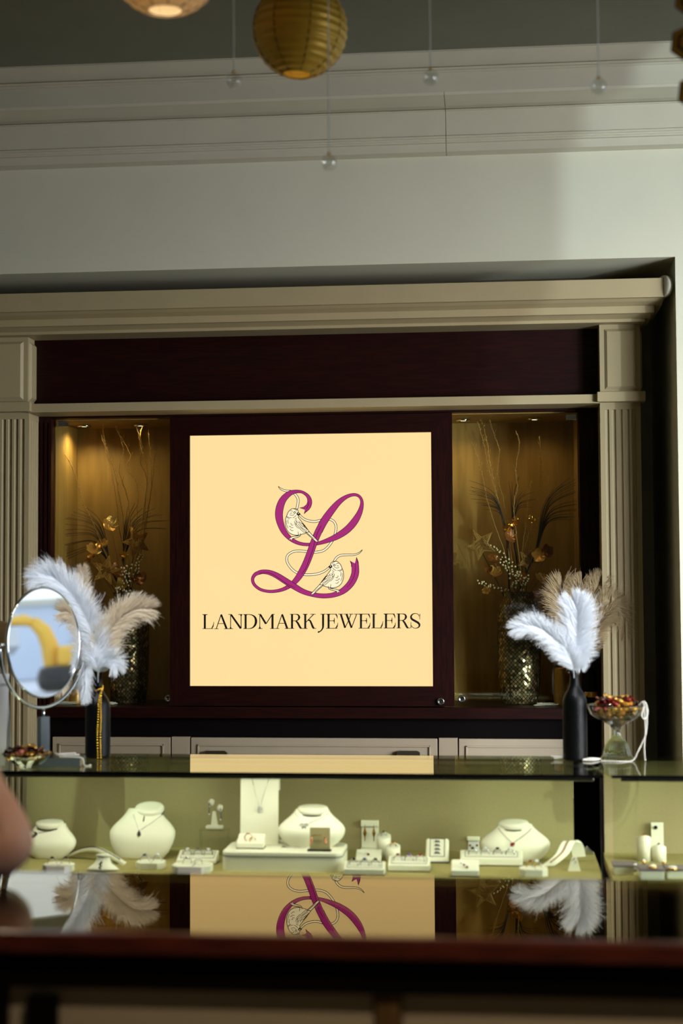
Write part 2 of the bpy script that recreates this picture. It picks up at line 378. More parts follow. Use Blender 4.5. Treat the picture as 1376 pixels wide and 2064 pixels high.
struct(mould('trim_2', low, XL, lj-.001)); struct(mould('trim_3', low, lj+.001, XW))

# ------------------------------------------------------------ outdoors seen in the mirror
MY = 5.17
MC = P(90, 1295, MY); MR = M(114, MY)
vb = (CAM-MC); vb.z = 0; vb.normalize()
ang = math.atan2(vb.y, vb.x)+math.acos(0.645)
MN = Vector((math.cos(ang), math.sin(ang), 0.030)).normalized()
def MRFL(px, py, L):                          # the point L metres on along the ray reflected at that place of the mirror
    d = ray(px, py).normalized(); t = (MC-CAM).dot(MN)/d.dot(MN); p = CAM+d*t
    r = d-2*d.dot(MN)*MN; return p+r*L
rd = (MRFL(90, 1300, 60)-MRFL(90, 1300, 10)); rd.z = 0; rd.normalize()
side = Vector((-rd.y, rd.x, 0))
ex = thing('excavator', MRFL(100, 1360, 48), 'yellow excavator with an arched boom, parked outside the shop window, seen in the round mirror', 'excavator')
ex.location.z = -.05; ORG[ex.name] = Vector(ex.location)
B0 = Vector(ex.location)
def mtube(pts, r): return [MRFL(a, b, 48) for a, b in pts]
MB().tube(mtube([(112, 1352), (104, 1335), (100, 1300), (88, 1272), (66, 1252)], 0), [.24, .28, .3, .27, .2], 8).build('boom', 'yellow', ex)
MB().tube(mtube([(72, 1256), (48, 1250), (22, 1253), (4, 1262)], 0), [.14, .2, .16, .12], 8).build('stick', 'yellow', ex)
c0 = MRFL(112, 1358, 48); c1 = MRFL(4, 1268, 48); c0 = MRFL(196, 1372, 48)
mb = MB(); mb.prism([(-.4, 0), (.4, 0), (.5, -.5), (.1, -.9), (-.5, -.6)], -.4, .4, Matrix.Translation(c1), axis='y'); mb.build('bucket', 'steel', ex)
rm = Matrix.Translation(Vector((c0.x, c0.y, 0))) @ Matrix.Rotation(math.atan2(side.y, side.x), 4, 'Z')
MB().box(-1.3, 1.0, -1.0, 1.0, .8, 1.5, .12, rm).build('body', 'yellow', ex)
MB().box(-.2, .9, -1.0, -.1, 1.5, 2.2, .08, rm).build('cab', 'yellow', ex)
for sgn in (-1, 1): MB().box(-2, 2, sgn*1.2-.3, sgn*1.2+.3, 0, .85, .3, rm).build('track', 'blackm', ex)
bl = thing('building', MRFL(35, 1360, 80), 'pale blue grey low building across the road outside the window, seen in the round mirror', 'building'); bl.location.z = 0; ORG[bl.name] = Vector(bl.location)
bb = Vector(bl.location); rm2 = Matrix.Translation(bb) @ Matrix.Rotation(math.atan2(side.y, side.x), 4, 'Z')
MB().box(-4, 16, 0, 8, 0, 3.6, 0, rm2).build('wall', 'bldg', bl); MB().box(-4.3, 16.3, -.3, 8.3, 3.6, 3.9, 0, rm2).build('roof', 'trim', bl)
for k in range(4): MB().box(-3+k*3.2, -1.2+k*3.2, -.06, .02, 1.2, 2.6, 0, rm2).build('window', 'dark', bl)

# ceiling downlights (behind the camera and above the cases)
dl0 = None
for i, (x, y, lb) in enumerate(((-1.3, 3.1, 'nearer the left wall, over the front counter'), (.3, 2.9, 'over the middle of the front counter'), (.6, .9, 'behind the camera, over the shop floor'), (-3.2, 4.3, 'far left, over the aisle'), (-1.9, 4.5, 'left of the gold lantern, over the aisle'), (1.5, 4.3, 'right of the crystal balls, over the aisle'))):
    t = thing('ceiling_light', (x, y, CZ_), 'round recessed downlight '+lb, 'ceiling light', 'recessed ceiling downlights')
    MB().lathe([(.058, -.012), (.085, -.012), (.09, 0), (.055, 0.0)], (x, y, CZ_), 32, caps=False).build('trim_ring', 'trim', t)
    MB().lathe([(1e-6, -.006), (.055, -.006), (.055, -.001), (1e-6, -.001)], (x, y, CZ_), 24).build('lamp_disc', 'lamp', t)
    l = bpy.data.lights.new('downlight', 'SPOT'); l.energy = 190 if y < 1 else 16; l.color = (1, .80, .55); l.spot_size = 1.9; l.spot_blend = .6; l.shadow_soft_size = .05
    lo = bpy.data.objects.new('downlight', l); C.objects.link(lo); lo.location = (x, y, CZ_-.03)
wl = area('window_daylight', (XR-.25, (W1[0]+W1[1])/2, 1.75), (0, 0, 0), 2.6, 1.9, 105, (.97, .98, 1.0), spread=math.radians(84))
wl.rotation_euler = (Vector((1.2, WY, 1.1))-wl.location).to_track_quat('-Z', 'Y').to_euler()
l = bpy.data.lights.new('cool_patch_spot', 'SPOT'); l.energy = 1500; l.color = (.78, .93, 1.0); l.spot_size = 1.3; l.spot_blend = .2; l.shadow_soft_size = .025  # added unseen spot outside the window for the cool patch on the wall
lo = bpy.data.objects.new('cool_patch_spot', l); C.objects.link(lo); lo.location = (7.0, -.55, 1.3); lo.rotation_euler = (Vector((.9, WY, 2.2))-lo.location).to_track_quat('-Z', 'Y').to_euler()

for (x, tgt, e, nm) in ((-1.75, (-1.42, 5.38, 1.24), 360, 'aimed at the cream plumes on the left'), (.75, (.27, 5.44, 1.22), 380, 'aimed at the white plumes on the right')):  # unseen ceiling spotlights added to brighten the plumes
    hp = Vector((x, 3.9, CZ_)); t = thing('added_spotlight', hp, 'added unseen ceiling spotlight '+nm, 'ceiling light', 'accent spotlights')
    dr = (Vector(tgt)-hp+Vector((0, 0, .12))).normalized(); qm = dr.to_track_quat('Z', 'Y').to_matrix().to_4x4()
    MB().tube([hp, hp-Vector((0, 0, .12))], .008, 8).build('stem', 'trim', t)
    h_ = hp-Vector((0, 0, .12)); MB().lathe([(1e-5, -.04), (.03, -.04), (.04, .05), (.036, .05), (.027, -.035)], h_, 28, m=qm, caps=False).build('shade', 'trim', t)
    MB().lathe([(1e-5, .03), (.034, .03), (.034, .034), (1e-5, .034)], h_, 24, m=qm).build('lens', 'lamp', t)
    l = bpy.data.lights.new('added_fill', 'SPOT'); l.energy = e; l.color = (.92, .96, 1.0); l.spot_size = math.radians(15); l.spot_blend = .6; l.shadow_soft_size = .03
    lo = bpy.data.objects.new('added_fill', l); C.objects.link(lo); lo.location = h_+dr*.07; lo.rotation_euler = dr.to_track_quat('-Z', 'Y').to_euler()
# ------------------------------------------------------------ built-in display cabinet in the recess
def PX(px, Y): return P(px, 1100, Y).x
def Xz(px, py, Y): p = P(px, py, Y); return p.x, p.z
cab = thing('display_cabinet', (-.6, 7.0, 0), 'cream and mahogany built-in wall cabinet with fluted pilasters and a stepped cornice, filling the recess', 'cabinet')
XC0 = -3.2
def band(Y, pyt, pyb, pxr, at=700):
    return (XC0, P(pxr, 600, Y).x, Y, 7.1, P(at, pyb, Y).z, P(at, pyt, Y).z)
b = MB()
zb1 = P(700, 613, 6.60).z; zt1 = P(700, 575, 6.60).z; xr1 = P(1342, 580, 6.60).x
b.box(XC0, xr1, 6.60, 7.3, zb1, zt1, .003)
zb2 = P(700, 644, 6.68).z; xr2 = P(1319, 620, 6.68).x
b.box(XC0, xr2, 6.68, 7.3, zb2, zb1-.02, .003)
xr3 = P(1300, 640, 6.74).x; zb3 = P(700, 661, 6.74).z
b.box(XC0, xr3, 6.74, 7.3, zb3, zb2-.012, .003)
b.prism([(6.68, zb1-.021), (7.2, zb1-.021), (7.2, zb1), (6.62, zb1), (6.64, zb1-.01)], XC0, xr2+.03, axis='x')
b.prism([(6.74, zb2-.013), (7.2, zb2-.013), (7.2, zb2), (6.70, zb2)], XC0, xr3+.02, axis='x')
corn_o = b.build('cornice', 'cream', cab)
cx, cz = Xz(1342, 576, 6.598)
m = Matrix.Translation((cx-.002, 6.612, cz)) @ Matrix.Rotation(math.radians(-62), 4, 'Z') @ Matrix.Rotation(PI/2, 4, 'X')
MB().lathe([(1e-5, -.01), (.042, -.01), (.046, -.004), (.046, .012), (1e-5, .012)], (0, 0, 0), 32).build('end_disc', 'trim', cab, org=(0, 0, 0)).matrix_local = Matrix.Translation(-Vector(cab.location)) @ m
PYf = 6.82
def pilaster(xr_, label=None):
    """front face right edge at xr_; shaft, block with raised panel and cap band"""
    W = M(80, PYf); x0, x1 = xr_-W, xr_
    zc1 = P(1255, 789, 6.78).z; zc0 = P(1255, 809, 6.78).z
    n = 5; pitch = W*.165; r = pitch*.33; pts = [(x0, 7.05), (x0, PYf)]
    for i in range(n):
        c = (x0+x1)/2+(i-2)*pitch
        for k in range(9):
            a = PI-PI*k/8; pts.append((c+r*math.cos(a), PYf+r*.8*math.sin(a)))
    pts.append((x1, PYf))
    for i in range(4):
        c = PYf+.03+i*.034
        for k in range(7):
            a = PI*k/6; pts.append((x1-.009*math.sin(a), c-.011*math.cos(a)))
    pts.append((x1, 7.05))
    sh = MB(); sh.prism(pts, 0.12, zc0-.03, smooth=False); sh.box(x0, x1, PYf, 7.05, zc0-.03, zc0)
    sh.build('pilaster', 'cream', cab)
    MB().box(x0-.014, x1+.018, 6.775, 7.05, zc0, zc1, .002).build('pilaster_cap', 'cream', cab)
    bk = MB().box(x0, x1, 6.80, 7.05, zc1, zb3).build('pilaster_block', 'cream', cab)
    e = .012; r_ = MB()
    def raised(mm, u0, u1, v0, v1):
        vs = [(u0, 0, v0), (u1, 0, v0), (u1, 0, v1), (u0, 0, v1), (u0+e, -.010, v0+e), (u1-e, -.010, v0+e), (u1-e, -.010, v1-e), (u0+e, -.010, v1-e)]
        r_.add([mm @ Vector(v) for v in vs], [(4, 5, 6, 7), (0, 1, 5, 4), (1, 2, 6, 5), (2, 3, 7, 6), (3, 0, 4, 7)])
    raised(Matrix.Translation((0, 6.8, 0)), x0+.02, x1-.02, zc1+.012, zb3-.02)
    raised(Matrix.Translation((x1, 0, 0)) @ Matrix.Rotation(PI/2, 4, 'Z'), 6.82, 7.03, zc1+.012, zb3-.02)
    r_.build('raised_panel', 'cream', bk)
    MB().box(x0-.012, x1+.012, 6.8, 7.05, 0, .12, .004).build('plinth', 'cream', cab)
    return x0, x1
rx0, rx1 = pilaster(PX(1294.5, PYf)); lx0, lx1 = pilaster(PX(57, PYf))
# frieze, rail under it
zr1 = P(700, 803, 6.80).z; zr0 = P(700, 821, 6.80).z
MB().box(lx1-.01, rx0+.01, 6.90, 6.94, zr1-.01, zb3+.01).build('frieze', 'wood', cab)
MB().box(lx1+.003, rx0-.003, 6.80, 7.03, zr0, zr1, .002).build('rail', 'cream', cab)
MB().box(XC0, lx0, 6.90, 7.1, 0, zb3).build('side_panel', 'cream', cab)
# dark wood surround
zd = P(600, 1425, 6.99).z                      # deck height
ztop = P(600, 838, 6.99).z
nl0, nl1 = PX(109, 7.03), PX(1168, 7.03)
sg0, sg1 = PX(342.5, 6.985), PX(911.5, 6.985)
b = MB(); b.box(lx1+.002, nl0, 6.97, 7.44, zd, zr0)
for k in range(3): b.box(lx1+.01+k*.02, lx1+.022+k*.02, 6.962, 6.97, zd+.01, zr0-.03)
b.build("jamb", "woodv", cab); MB().box(nl1, rx0-.002, 6.97, 7.44, zd, zr0).build("jamb", "woodv", cab)
b = MB(); b.box(lx1, rx0, 6.975, 7.44, P(600, 836, 6.98).z, zr0+.001); b.build('head_rail', 'wood', cab)
b = MB(); b.box(lx1+.002, rx0-.002, 6.96, 7.44, zd-.05, zd, .003); b.build('deck', 'wood', cab)
zdr = P(600, 1486, 6.99).z
b = MB(); b.box(lx1+.002, rx0-.002, 7.01, 7.44, zdr, zd-.05); b.box(lx1+.002, rx0-.002, 7.0, 7.4, 0, .1); b.build('under_rail', 'dark', cab)
MB().box(lx1+.002, rx0-.002, 7.02, 7.40, .1, zdr).build('base_carcass', 'dark', cab)
# gold-lined niche boxes
for a0, a1 in ((nl0, sg0+.05), (sg1-.05, nl1)):
    b = MB(); zc = P(600, 836, 6.98).z
    b.box(a0, a1, 7.42, 7.44, zd, zc); b.box(a0, a0+.004, 7.04, 7.42, zd, zc); b.box(a1-.004, a1, 7.04, 7.42, zd, zc); b.box(a0, a1, 7.04, 7.42, zc-.004, zc)
    b.build('niche_lining', 'gold_wall', cab)
b = MB(); b.box(sg0+.05, sg1-.05, 7.04, 7.44, zd, zc-.001); b.build('centre_box', 'dark', cab)
# niche spot lights
zc = P(600, 836, 6.98).z-.004
for (x, e, c) in ((nl0+.085, 8.0, (1, .78, .44)), (nl0+.36, 1.5, (1, .74, .38)), (PX(935, 7.2), 3.2, (1, .72, .36)), (PX(1080, 7.2), 1.6, (1, .72, .36))):
    f = MB().lathe([(.022, -.01), (.032, -.01), (.034, 0), (.02, 0)], (x, 7.24, zc), 24, caps=False).build('puck_light', 'chrome', cab)
    MB().lathe([(1e-6, -.005), (.021, -.005), (.021, -.001), (1e-6, -.001)], (x, 7.24, zc), 20).build('puck_lens', 'puck', f)
    l = bpy.data.lights.new('puck', 'SPOT'); l.energy = e; l.color = c; l.spot_size = 2.6; l.spot_blend = 1.0; l.shadow_soft_size = .015
    lo = bpy.data.objects.new('puck', l); C.objects.link(lo); lo.location = (x, 7.24, zc-.015)
# glass doors with hinge clip and lock
def door(px0, px1, hx, lx, ly):
    x0, x1 = PX(px0, 7.025), PX(px1, 7.025)
    d = MB().box(x0, x1, 7.022, 7.028, zd+.004, P(600, 841, 7.02).z).build('glass_door', 'door_glass', cab)
    hp = P(hx, 841 if hx > 700 else 855, 7.01)
    MB().box(hp.x-.024, hp.x+.024, 7.005, 7.021, hp.z-.012, hp.z+.014, .002).build('hinge', 'chrome', d)
    q = P(lx, ly, 7.0); k = MB(); k.lathe([(.007, 0), (.0165, 0), (.0165, .022), (.013, .025), (.010, .022), (1e-5, .022)], (0, 0, 0), 28, m=Matrix.Rotation(PI/2, 4, 'X'))
    k.v = [v+Vector((q.x, 7.0215, q.z)) for v in k.v]
    lk = k.build('lock', 'steel', d); MB().box(q.x-.0018, q.x+.0018, 6.998, 6.9995, q.z-.007, q.z+.007).build('keyhole', 'blackm', lk)
door(112, 350, 127, 338.5, 1408); door(905, 1166, 1151, 930, 1409)
# cream drawers under the deck
def drawer(px0, px1, handles=(), inset=True):
    x0, x1 = PX(px0, 7.0), PX(px1, 7.0); z1 = P(600, 1487, 7.0).z-.001; z0 = z1-.26
    d = MB().box(x0, x1, 6.995, 7.02, z0, z1, .002).build('drawer', 'creamd', cab)
    if inset:
        e = .03; b = MB()
        for (u0, u1, v0, v1) in ((x0+e, x1-e, z1-e-.008, z1-e), (x0+e, x1-e, z0+e, z0+e+.008), (x0+e, x0+e+.008, z0+e, z1-e), (x1-e-.008, x1-e, z0+e, z1-e)): b.box(u0, u1, 6.988, 6.996, v0, v1, .002)
        b.build('moulding', 'creamd', d)
    for hx in handles:
        q = P(hx, 1517, 6.99); w = .052
        MB().prism([(-w, -.014), (-w, .002), (-w+.012, .010), (w-.012, .010), (w, .002), (w, -.014)], -.022, .004, Matrix.Translation((q.x, 6.99, q.z)), axis='y').build('cup_pull', 'steel', d)
drawer(108, 344); drawer(385, 878, (436, 823)); drawer(921, 1150)
for a, c in ((346.5, 382.5), (881, 918.5)):
    MB().box(PX(a, 7.0), PX(c, 7.0), 6.995, 7.02, .1, P(600, 1486, 7.0).z, .001).build('stile', 'creamd', cab)

# ------------------------------------------------------------ illuminated sign
SY = 7.0
sgn = thing('illuminated_sign', P(627, 1424, 6.99), 'square backlit cream sign with a purple ribbon letter and two birds', 'sign')
ix0, ix1 = PX(383.3, SY), PX(870.3, SY)
def corner(px, py): p = P(px, py, SY); return p
iz1 = (corner(384, 878.6).z+corner(868, 871.4).z)/2; iz0 = corner(627, 1382.8).z
ox0, ox1, oz0, oz1 = PX(342.3, 6.985), PX(912.5, 6.985), P(600, 1423, 6.985).z, P(600, 837, 6.985).z
def frame_piece(pts, m_): # outer a, outer b, inner b, inner a in (x, z)
    b = MB(); b.prism(pts, 6.985, 7.035, axis='y'); return b.build('frame_rail', m_, sgn)
frame_piece([(ox0, oz1), (ox1, oz1), (ix1, iz1), (ix0, iz1)], 'wood'); frame_piece([(ox0, oz0), (ox1, oz0), (ix1, iz0), (ix0, iz0)], 'wood')
frame_piece([(ox0, oz0), (ox0, oz1), (ix0, iz1), (ix0, iz0)], 'woodv'); frame_piece([(ox1, oz0), (ox1, oz1), (ix1, iz1), (ix1, iz0)], 'woodv')
MB().box(ix0-.004, ix1+.004, SY, SY+.03, iz0-.004, iz1+.004).build('lit_panel', 'sign', sgn)
q = P(888, 1414, 6.98); k = MB(); k.lathe([(.007, 0), (.0165, 0), (.0165, .012), (.013, .014), (.010, .012), (1e-5, .012)], (0, 0, 0), 28, m=Matrix.Rotation(PI/2, 4, 'X')); k.v = [v+Vector((q.x, 6.985, q.z)) for v in k.v]
lk = k.build('lock', 'steel', sgn); MB().box(q.x-.0018, q.x+.0018, 6.9695, 6.9725, q.z-.005, q.z+.005).build('keyhole', 'blackm', lk)

lay = [0]
def S2(px, py): p = P(px, py, SY); return (p.x, p.z)
def poly(b, pts2, d):
    b.prism([S2(*p) for p in pts2], SY-d-.0004, SY-d+.0, axis='y')
def stroke(b, pts, d, caps=True, n=7, extra=0.0, smooth_path=True):
    """pts: (px, py, width px) in photo pixels"""
    q = cat_rom(pts, n) if (smooth_path and len(pts) > 2) else pts
    L = []; Rr = []
    for i, (x, y, w_) in enumerate(q):
        a = q[max(i-1, 0)]; c = q[min(i+1, len(q)-1)]; dx, dy = c[0]-a[0], c[1]-a[1]; l = math.hypot(dx, dy) or 1
        nx, ny = -dy/l, dx/l; h = max(w_, .05)/2+extra
        L.append((x+nx*h, y+ny*h)); Rr.append((x-nx*h, y-ny*h))
    k = len(L); vs = [(S2(*p)[0], SY-d, S2(*p)[1]) for p in L]+[(S2(*p)[0], SY-d, S2(*p)[1]) for p in Rr]
    b.add(vs, [(i, i+1, k+i+1, k+i) for i in range(k-1)])
    if caps:
        for (x, y, w_) in (q[0], q[-1]):
            r = max(w_, .05)/2+extra; c_ = [S2(x+r*math.cos(2*PI*j/10), y+r*math.sin(2*PI*j/10)) for j in range(10)]
            b.add([(p[0], SY-d+.00002, p[1]) for p in c_], [tuple(range(10))])
def T6(l): return [(480+p[0]/4.5867, 960+p[1]/4.5867, p[2]/4.5867) for p in l]
OUT = 1.1
vine1 = T6([(373, 97, 4), (395, 118, 12), (440, 135, 16), (490, 140, 16), (530, 172, 18), (553, 212, 19), (550, 260, 19), (541, 300, 18)])
vine2 = T6([(558, 350, 14), (600, 390, 17), (650, 412, 18), (710, 418, 18), (770, 405, 18), (830, 395, 18), (880, 415, 18), (903, 460, 18), (898, 520, 18), (878, 580, 18), (840, 640, 18), (790, 685, 18), (720, 702, 18), (640, 697, 18), (560, 690, 18), (500, 700, 18), (455, 735, 18), (450, 785, 18), (480, 840, 18), (530, 885, 18), (600, 908, 18), (680, 910, 18), (750, 897, 18), (800, 875, 17), (845, 840, 14)])
vine3 = T6([(885, 790, 17), (910, 752, 18), (950, 730, 17), (1010, 726, 16), (1070, 725, 14), (1115, 710, 10), (1145, 682, 3)])
segA = T6([(628, 303, 44), (652, 270, 44), (660, 225, 38), (640, 180, 28), (590, 146, 22), (530, 142, 30), (470, 162, 46), (412, 220, 60), (382, 300, 68), (378, 380, 66), (402, 470, 54), (440, 535, 44), (500, 590, 34), (570, 622, 28), (650, 631, 26), (740, 620, 28), (830, 592, 40), (920, 552, 54), (1010, 490, 62), (1080, 410, 60), (1128, 320, 42), (1143, 240, 26), (1120, 188, 22), (1070, 170, 24), (1000, 190, 32), (930, 240, 46), (860, 320, 60), (790, 420, 66), (745, 510, 62)])
segB = T6([(800, 404, 64), (745, 505, 63), (700, 610, 62), (665, 710, 62), (630, 800, 62), (590, 880, 60), (540, 955, 50), (480, 1010, 38), (400, 1050, 28), (300, 1065, 24), (210, 1048, 23), (150, 1003, 24), (133, 950, 25), (160, 905, 30), (215, 885, 34)])
segC = T6([(190, 889, 32), (230, 883, 36), (290, 890, 42), (360, 920, 50), (440, 970, 54), (520, 1020, 52), (600, 1065, 45), (690, 1093, 40), (780, 1106, 40), (880, 1097, 42), (970, 1058, 54), (1040, 990, 62), (1078, 910, 66), (1082, 840, 64), (1077, 805, 62)])
vb_, vw_, rb, rp = MB(), MB(), MB(), MB()
for v in (vine1, vine2, vine3): stroke(vb_, v, .0006, extra=OUT*.55); stroke(vw_, v, .0008, extra=-.5, caps=False)
D0 = .0010
for i, s in enumerate((segA, segB, segC)):
    d = D0+i*.0006
    stroke(rb, s, d, caps=False, extra=OUT*.5); stroke(rp, s, d+.0002, caps=False, extra=-OUT*.35)
def fork(pts, d):
    p6 = [(480+a/4.5867, 960+c/4.5867) for a, c in pts]; cx_ = sum(p[0] for p in p6)/len(p6); cy_ = sum(p[1] for p in p6)/len(p6)
    big = [(S2(x+(x-cx_)*.12, y+(y-cy_)*.12)) for x, y in p6]; rb.add([(p[0], SY-d, p[1]) for p in big], [tuple(range(len(big)))])
    sm = [S2(cx_+(x-cx_)*.88, cy_+(y-cy_)*.88) for x, y in p6]; rp.add([(p[0], SY-d-.0003, p[1]) for p in sm], [tuple(range(len(sm)))])
fork([(632, 262), (672, 275), (655, 305), (608, 345), (616, 308), (570, 292), (606, 284)], D0+.0001)
fork([(1047, 835), (1112, 835), (1108, 795), (1092, 750), (1079, 806), (1036, 782), (1046, 812)], D0+.0013)
FL = []
for l in ([(652, 235, 3), (650, 262, 4), (632, 300, 4)], [(768, 458, 3), (735, 520, 4), (712, 590, 4), (688, 680, 4), (660, 760, 4), (625, 850, 4), (588, 902, 3)], [(200, 893, 3), (250, 888, 4), (310, 903, 4), (380, 945, 4), (450, 995, 4), (522, 1030, 3)], [(1080, 800, 3), (1082, 850, 4), (1074, 910, 4), (1050, 970, 4), (1006, 1026, 3)]):
    ln = MB(); stroke(ln, T6(l), D0+.0020); FL.append(ln)
# birds, second one mirrored
def bird(tf, d0):
    w_, k = MB(), MB()
    def U(l): return [tf(560+p[0]/13.76, 1000+p[1]/13.76) + ((p[2]/13.76,) if len(p) > 2 else ()) for p in l]
    body = U([(430, 345), (385, 352), (335, 390), (290, 440), (262, 500), (240, 560), (215, 630), (205, 720), (208, 800), (232, 890), (272, 970), (330, 1030), (410, 1068), (500, 1085), (600, 1082), (680, 1055), (740, 1040), (800, 1015), (870, 1000), (830, 930), (740, 810), (640, 690), (565, 590), (575, 480), (560, 400), (500, 352)])
    tail = U([(775, 1015), (870, 990), (1110, 1245), (1078, 1290)])
    leg = U([(565, 1060), (640, 1040), (620, 1110), (560, 1140), (470, 1165), (400, 1180), (380, 1240), (360, 1190), (310, 1220), (330, 1160), (400, 1125), (560, 1095)])
    for pl, dd in ((leg, d0), (body, d0+.0002), (tail, d0+.0004)):
        w_.add([(S2(*p)[0], SY-dd, S2(*p)[1]) for p in pl], [tuple(range(len(pl)))])
        stroke(k, [(p[0], p[1], 1.25) for p in pl+[pl[0]]], dd+.0002, smooth_path=False)
    d = d0+.0008
    T = 13
    for l in ([(345, 415), (375, 402), (410, 430)], [(340, 480), (395, 470)], [(330, 518), (390, 535), (455, 515)], [(245, 550), (290, 590), (380, 602)], [(415, 602), (470, 575), (505, 535)], [(250, 585), (290, 615), (325, 628)], [(470, 640), (520, 605)], [(480, 685), (520, 655)], [(430, 350), (490, 375), (520, 420)],
              [(280, 650), (278, 700), (290, 760)], [(238, 680), (245, 790), (285, 895)], [(345, 755), (380, 765)], [(365, 785), (385, 805), (425, 797)], [(310, 830), (340, 850), (362, 840)], [(360, 875), (425, 872)], [(335, 915), (360, 935)], [(365, 945), (390, 962), (425, 955)],
              [(560, 590), (650, 700), (750, 840), (880, 995)], [(460, 700), (480, 790), (540, 870), (610, 905), (680, 970), (740, 1010), (790, 985)], [(515, 700), (545, 740), (590, 735)], [(580, 690), (610, 740), (650, 740)], [(560, 780), (620, 830), (700, 900), (800, 960)], [(600, 760), (680, 830), (760, 880), (830, 940)], [(640, 740), (700, 790), (750, 860)], [(490, 760), (560, 840), (650, 890), (720, 950), (800, 1000)], [(660, 770), (700, 760)], [(700, 830), (730, 820)], [(540, 690), (500, 720), (520, 780)],
              [(820, 1030), (900, 1100), (1010, 1190)], [(560, 990), (575, 1080)], [(635, 1040), (620, 1100)], [(480, 1115), (590, 1100)], [(1070, 1250), (1085, 1275)]):
        stroke(k, U([(a, c, T) for a, c in l]), d, n=4)
    for (a, c, r) in ((465, 455, 34), (562, 492, 44), (600, 500, 26)):
        x, y = U([(a, c)])[0]; r_ = r/13.76
        k.add([(S2(x+r_*math.cos(j*PI/6), y+r_*math.sin(j*PI/6))[0], SY-d-.0002, S2(x+r_*math.cos(j*PI/6), y+r_*math.sin(j*PI/6))[1]) for j in range(12)], [tuple(range(12))])
    for (a, c, r) in ((465, 455, 17), (568, 482, 14)):
        x, y = U([(a, c)])[0]; r_ = r/13.76
        w_.add([(S2(x+r_*math.cos(j*PI/6), y+r_*math.sin(j*PI/6))[0], SY-d-.0004, S2(x+r_*math.cos(j*PI/6), y+r_*math.sin(j*PI/6))[1]) for j in range(12)], [tuple(range(12))])
    bo = w_.build('bird', 'signwhite', sgn, fix=False); k.build('ink_lines', 'signblack', bo, fix=False)
vo = vb_.build('vine_outline', 'signblack', sgn, fix=False); vw_.build('vine', 'signwhite', sgn, fix=False)
ro = rp.build('ribbon_letter', 'signpurple', sgn, fix=False); rb.build('ribbon_outline', 'signblack', ro, fix=False)
for ln in FL: ln.build('ribbon_fold_line', 'signblack', ro, fix=False)
bird(lambda x, y: (x, y), D0+.0024)
bird(lambda x, y: (673.6-(x-593.8)*.996, 1139.2+(y-1033.1)), D0+.0024)
# lettering, stroke by stroke: crop origin ox, coordinates at 11.467 per pixel
def glyph(name, ox, strokes):
    b = MB()
    for s in strokes:
        stroke(b, [(ox+a/11.467, 1225+c/11.467, w_/11.467) for a, c, w_ in s], .001, caps=False, n=5, smooth_path=len(s) > 2, extra=.22)
    b.build(name, 'signblack', sgn, fix=False)
H = 9
def hl(x0, x1, y, w_=H): return [(x0, y, w_), (x1, y, w_)]
def stem_(x, y0, y1, w_=42): return [[(x, y0, w_), (x, y1, w_)], [(x-w_*.5, y0+14, 6), (x-w_*.9, y0+2, 6)], [(x+w_*.5, y0+14, 6), (x+w_*.9, y0+2, 6)]]
glyph('letter_l', 400, stem_(146, 156, 482)+[hl(90, 212, 158), hl(90, 345, 482), [(300, 478, 6), (328, 440, 22), (345, 390, 13), (354, 322, 3)]])
def A_(x0, xa, x1, yt, yb, xs):
    return [[(xa, yt+6, 14), (x0+45, yb, 14)], [(xa, yt+6, 36), (x1-60, yb, 42)], hl(x0, x0+95, yb-3), hl(x1-120, x1, yb-3), [(x0+85, yb-122, 9), (x1-115, yb-122, 9)]]
glyph('letter_a', 400, A_(365, 522, 710, 150, 488, 0))
def N_(): return [[(742, 170, 13), (742, 480, 13)], [(750, 156, 36), (975, 478, 40)], [(985, 160, 14), (985, 480, 14)], hl(690, 770, 156), hl(690, 800, 484), hl(920, 1015, 156), [(742, 440, 14), (742, 484, 40)], [(985, 160, 40), (985, 200, 14)]]
glyph('letter_n', 400, N_())
glyph('letter_d', 400, stem_(1088, 156, 482)+[hl(1035, 1180, 156), hl(1035, 1180, 482), [(1170, 156, 9), (1250, 175, 20), (1310, 230, 40), (1328, 315, 50), (1308, 395, 42), (1250, 460, 22), (1170, 482, 9)]])
glyph('letter_m', 515, [[(98, 170, 11), (98, 480, 11)], [(98, 435, 14), (98, 478, 42)], [(105, 152, 36), (238, 372, 40)], [(240, 372, 14), (385, 152, 16)], [(390, 152, 44), (390, 480, 44)], hl(58, 125, 152), hl(380, 440, 152), hl(58, 160, 481), hl(335, 445, 481)])
glyph('letter_a', 515, A_(450, 612, 792, 145, 482, 0))
def R_(ox, dy, x): # x = stem centre
    return [[(x, 150+dy, 42), (x, 478+dy, 42)], hl(x-50, x+90, 150+dy), hl(x-50, x+50, 478+dy), [(x+80, 150+dy, 9), (x+140, 165+dy, 24), (x+165, 220+dy, 44), (x+140, 275+dy, 26), (x+90, 303+dy, 9)], hl(x, x+100, 303+dy), [(x+85, 300+dy, 26), (x+130, 350+dy, 38), (x+185, 450+dy, 40), (x+215, 476+dy, 30)], hl(x+190, x+262, 478+dy)]
glyph('letter_r', 515, R_(515, 0, 842))
glyph('letter_k', 515, stem_(1147, 150, 478)+[hl(1090, 1200, 150), hl(1090, 1200, 479), [(1165, 332, 12), (1340, 152, 16)], hl(1265, 1385, 150), [(1215, 285, 26), (1262, 305, 32), (1320, 440, 42), (1350, 474, 38)], hl(1320, 1400, 478)])
glyph('letter_j', 630, [[(240, 145, 42), (240, 400, 42)], hl(180, 298, 148), [(240, 400, 42), (235, 460, 34), (205, 515, 22), (165, 550, 20), (130, 560, 34), (118, 560, 20)]])
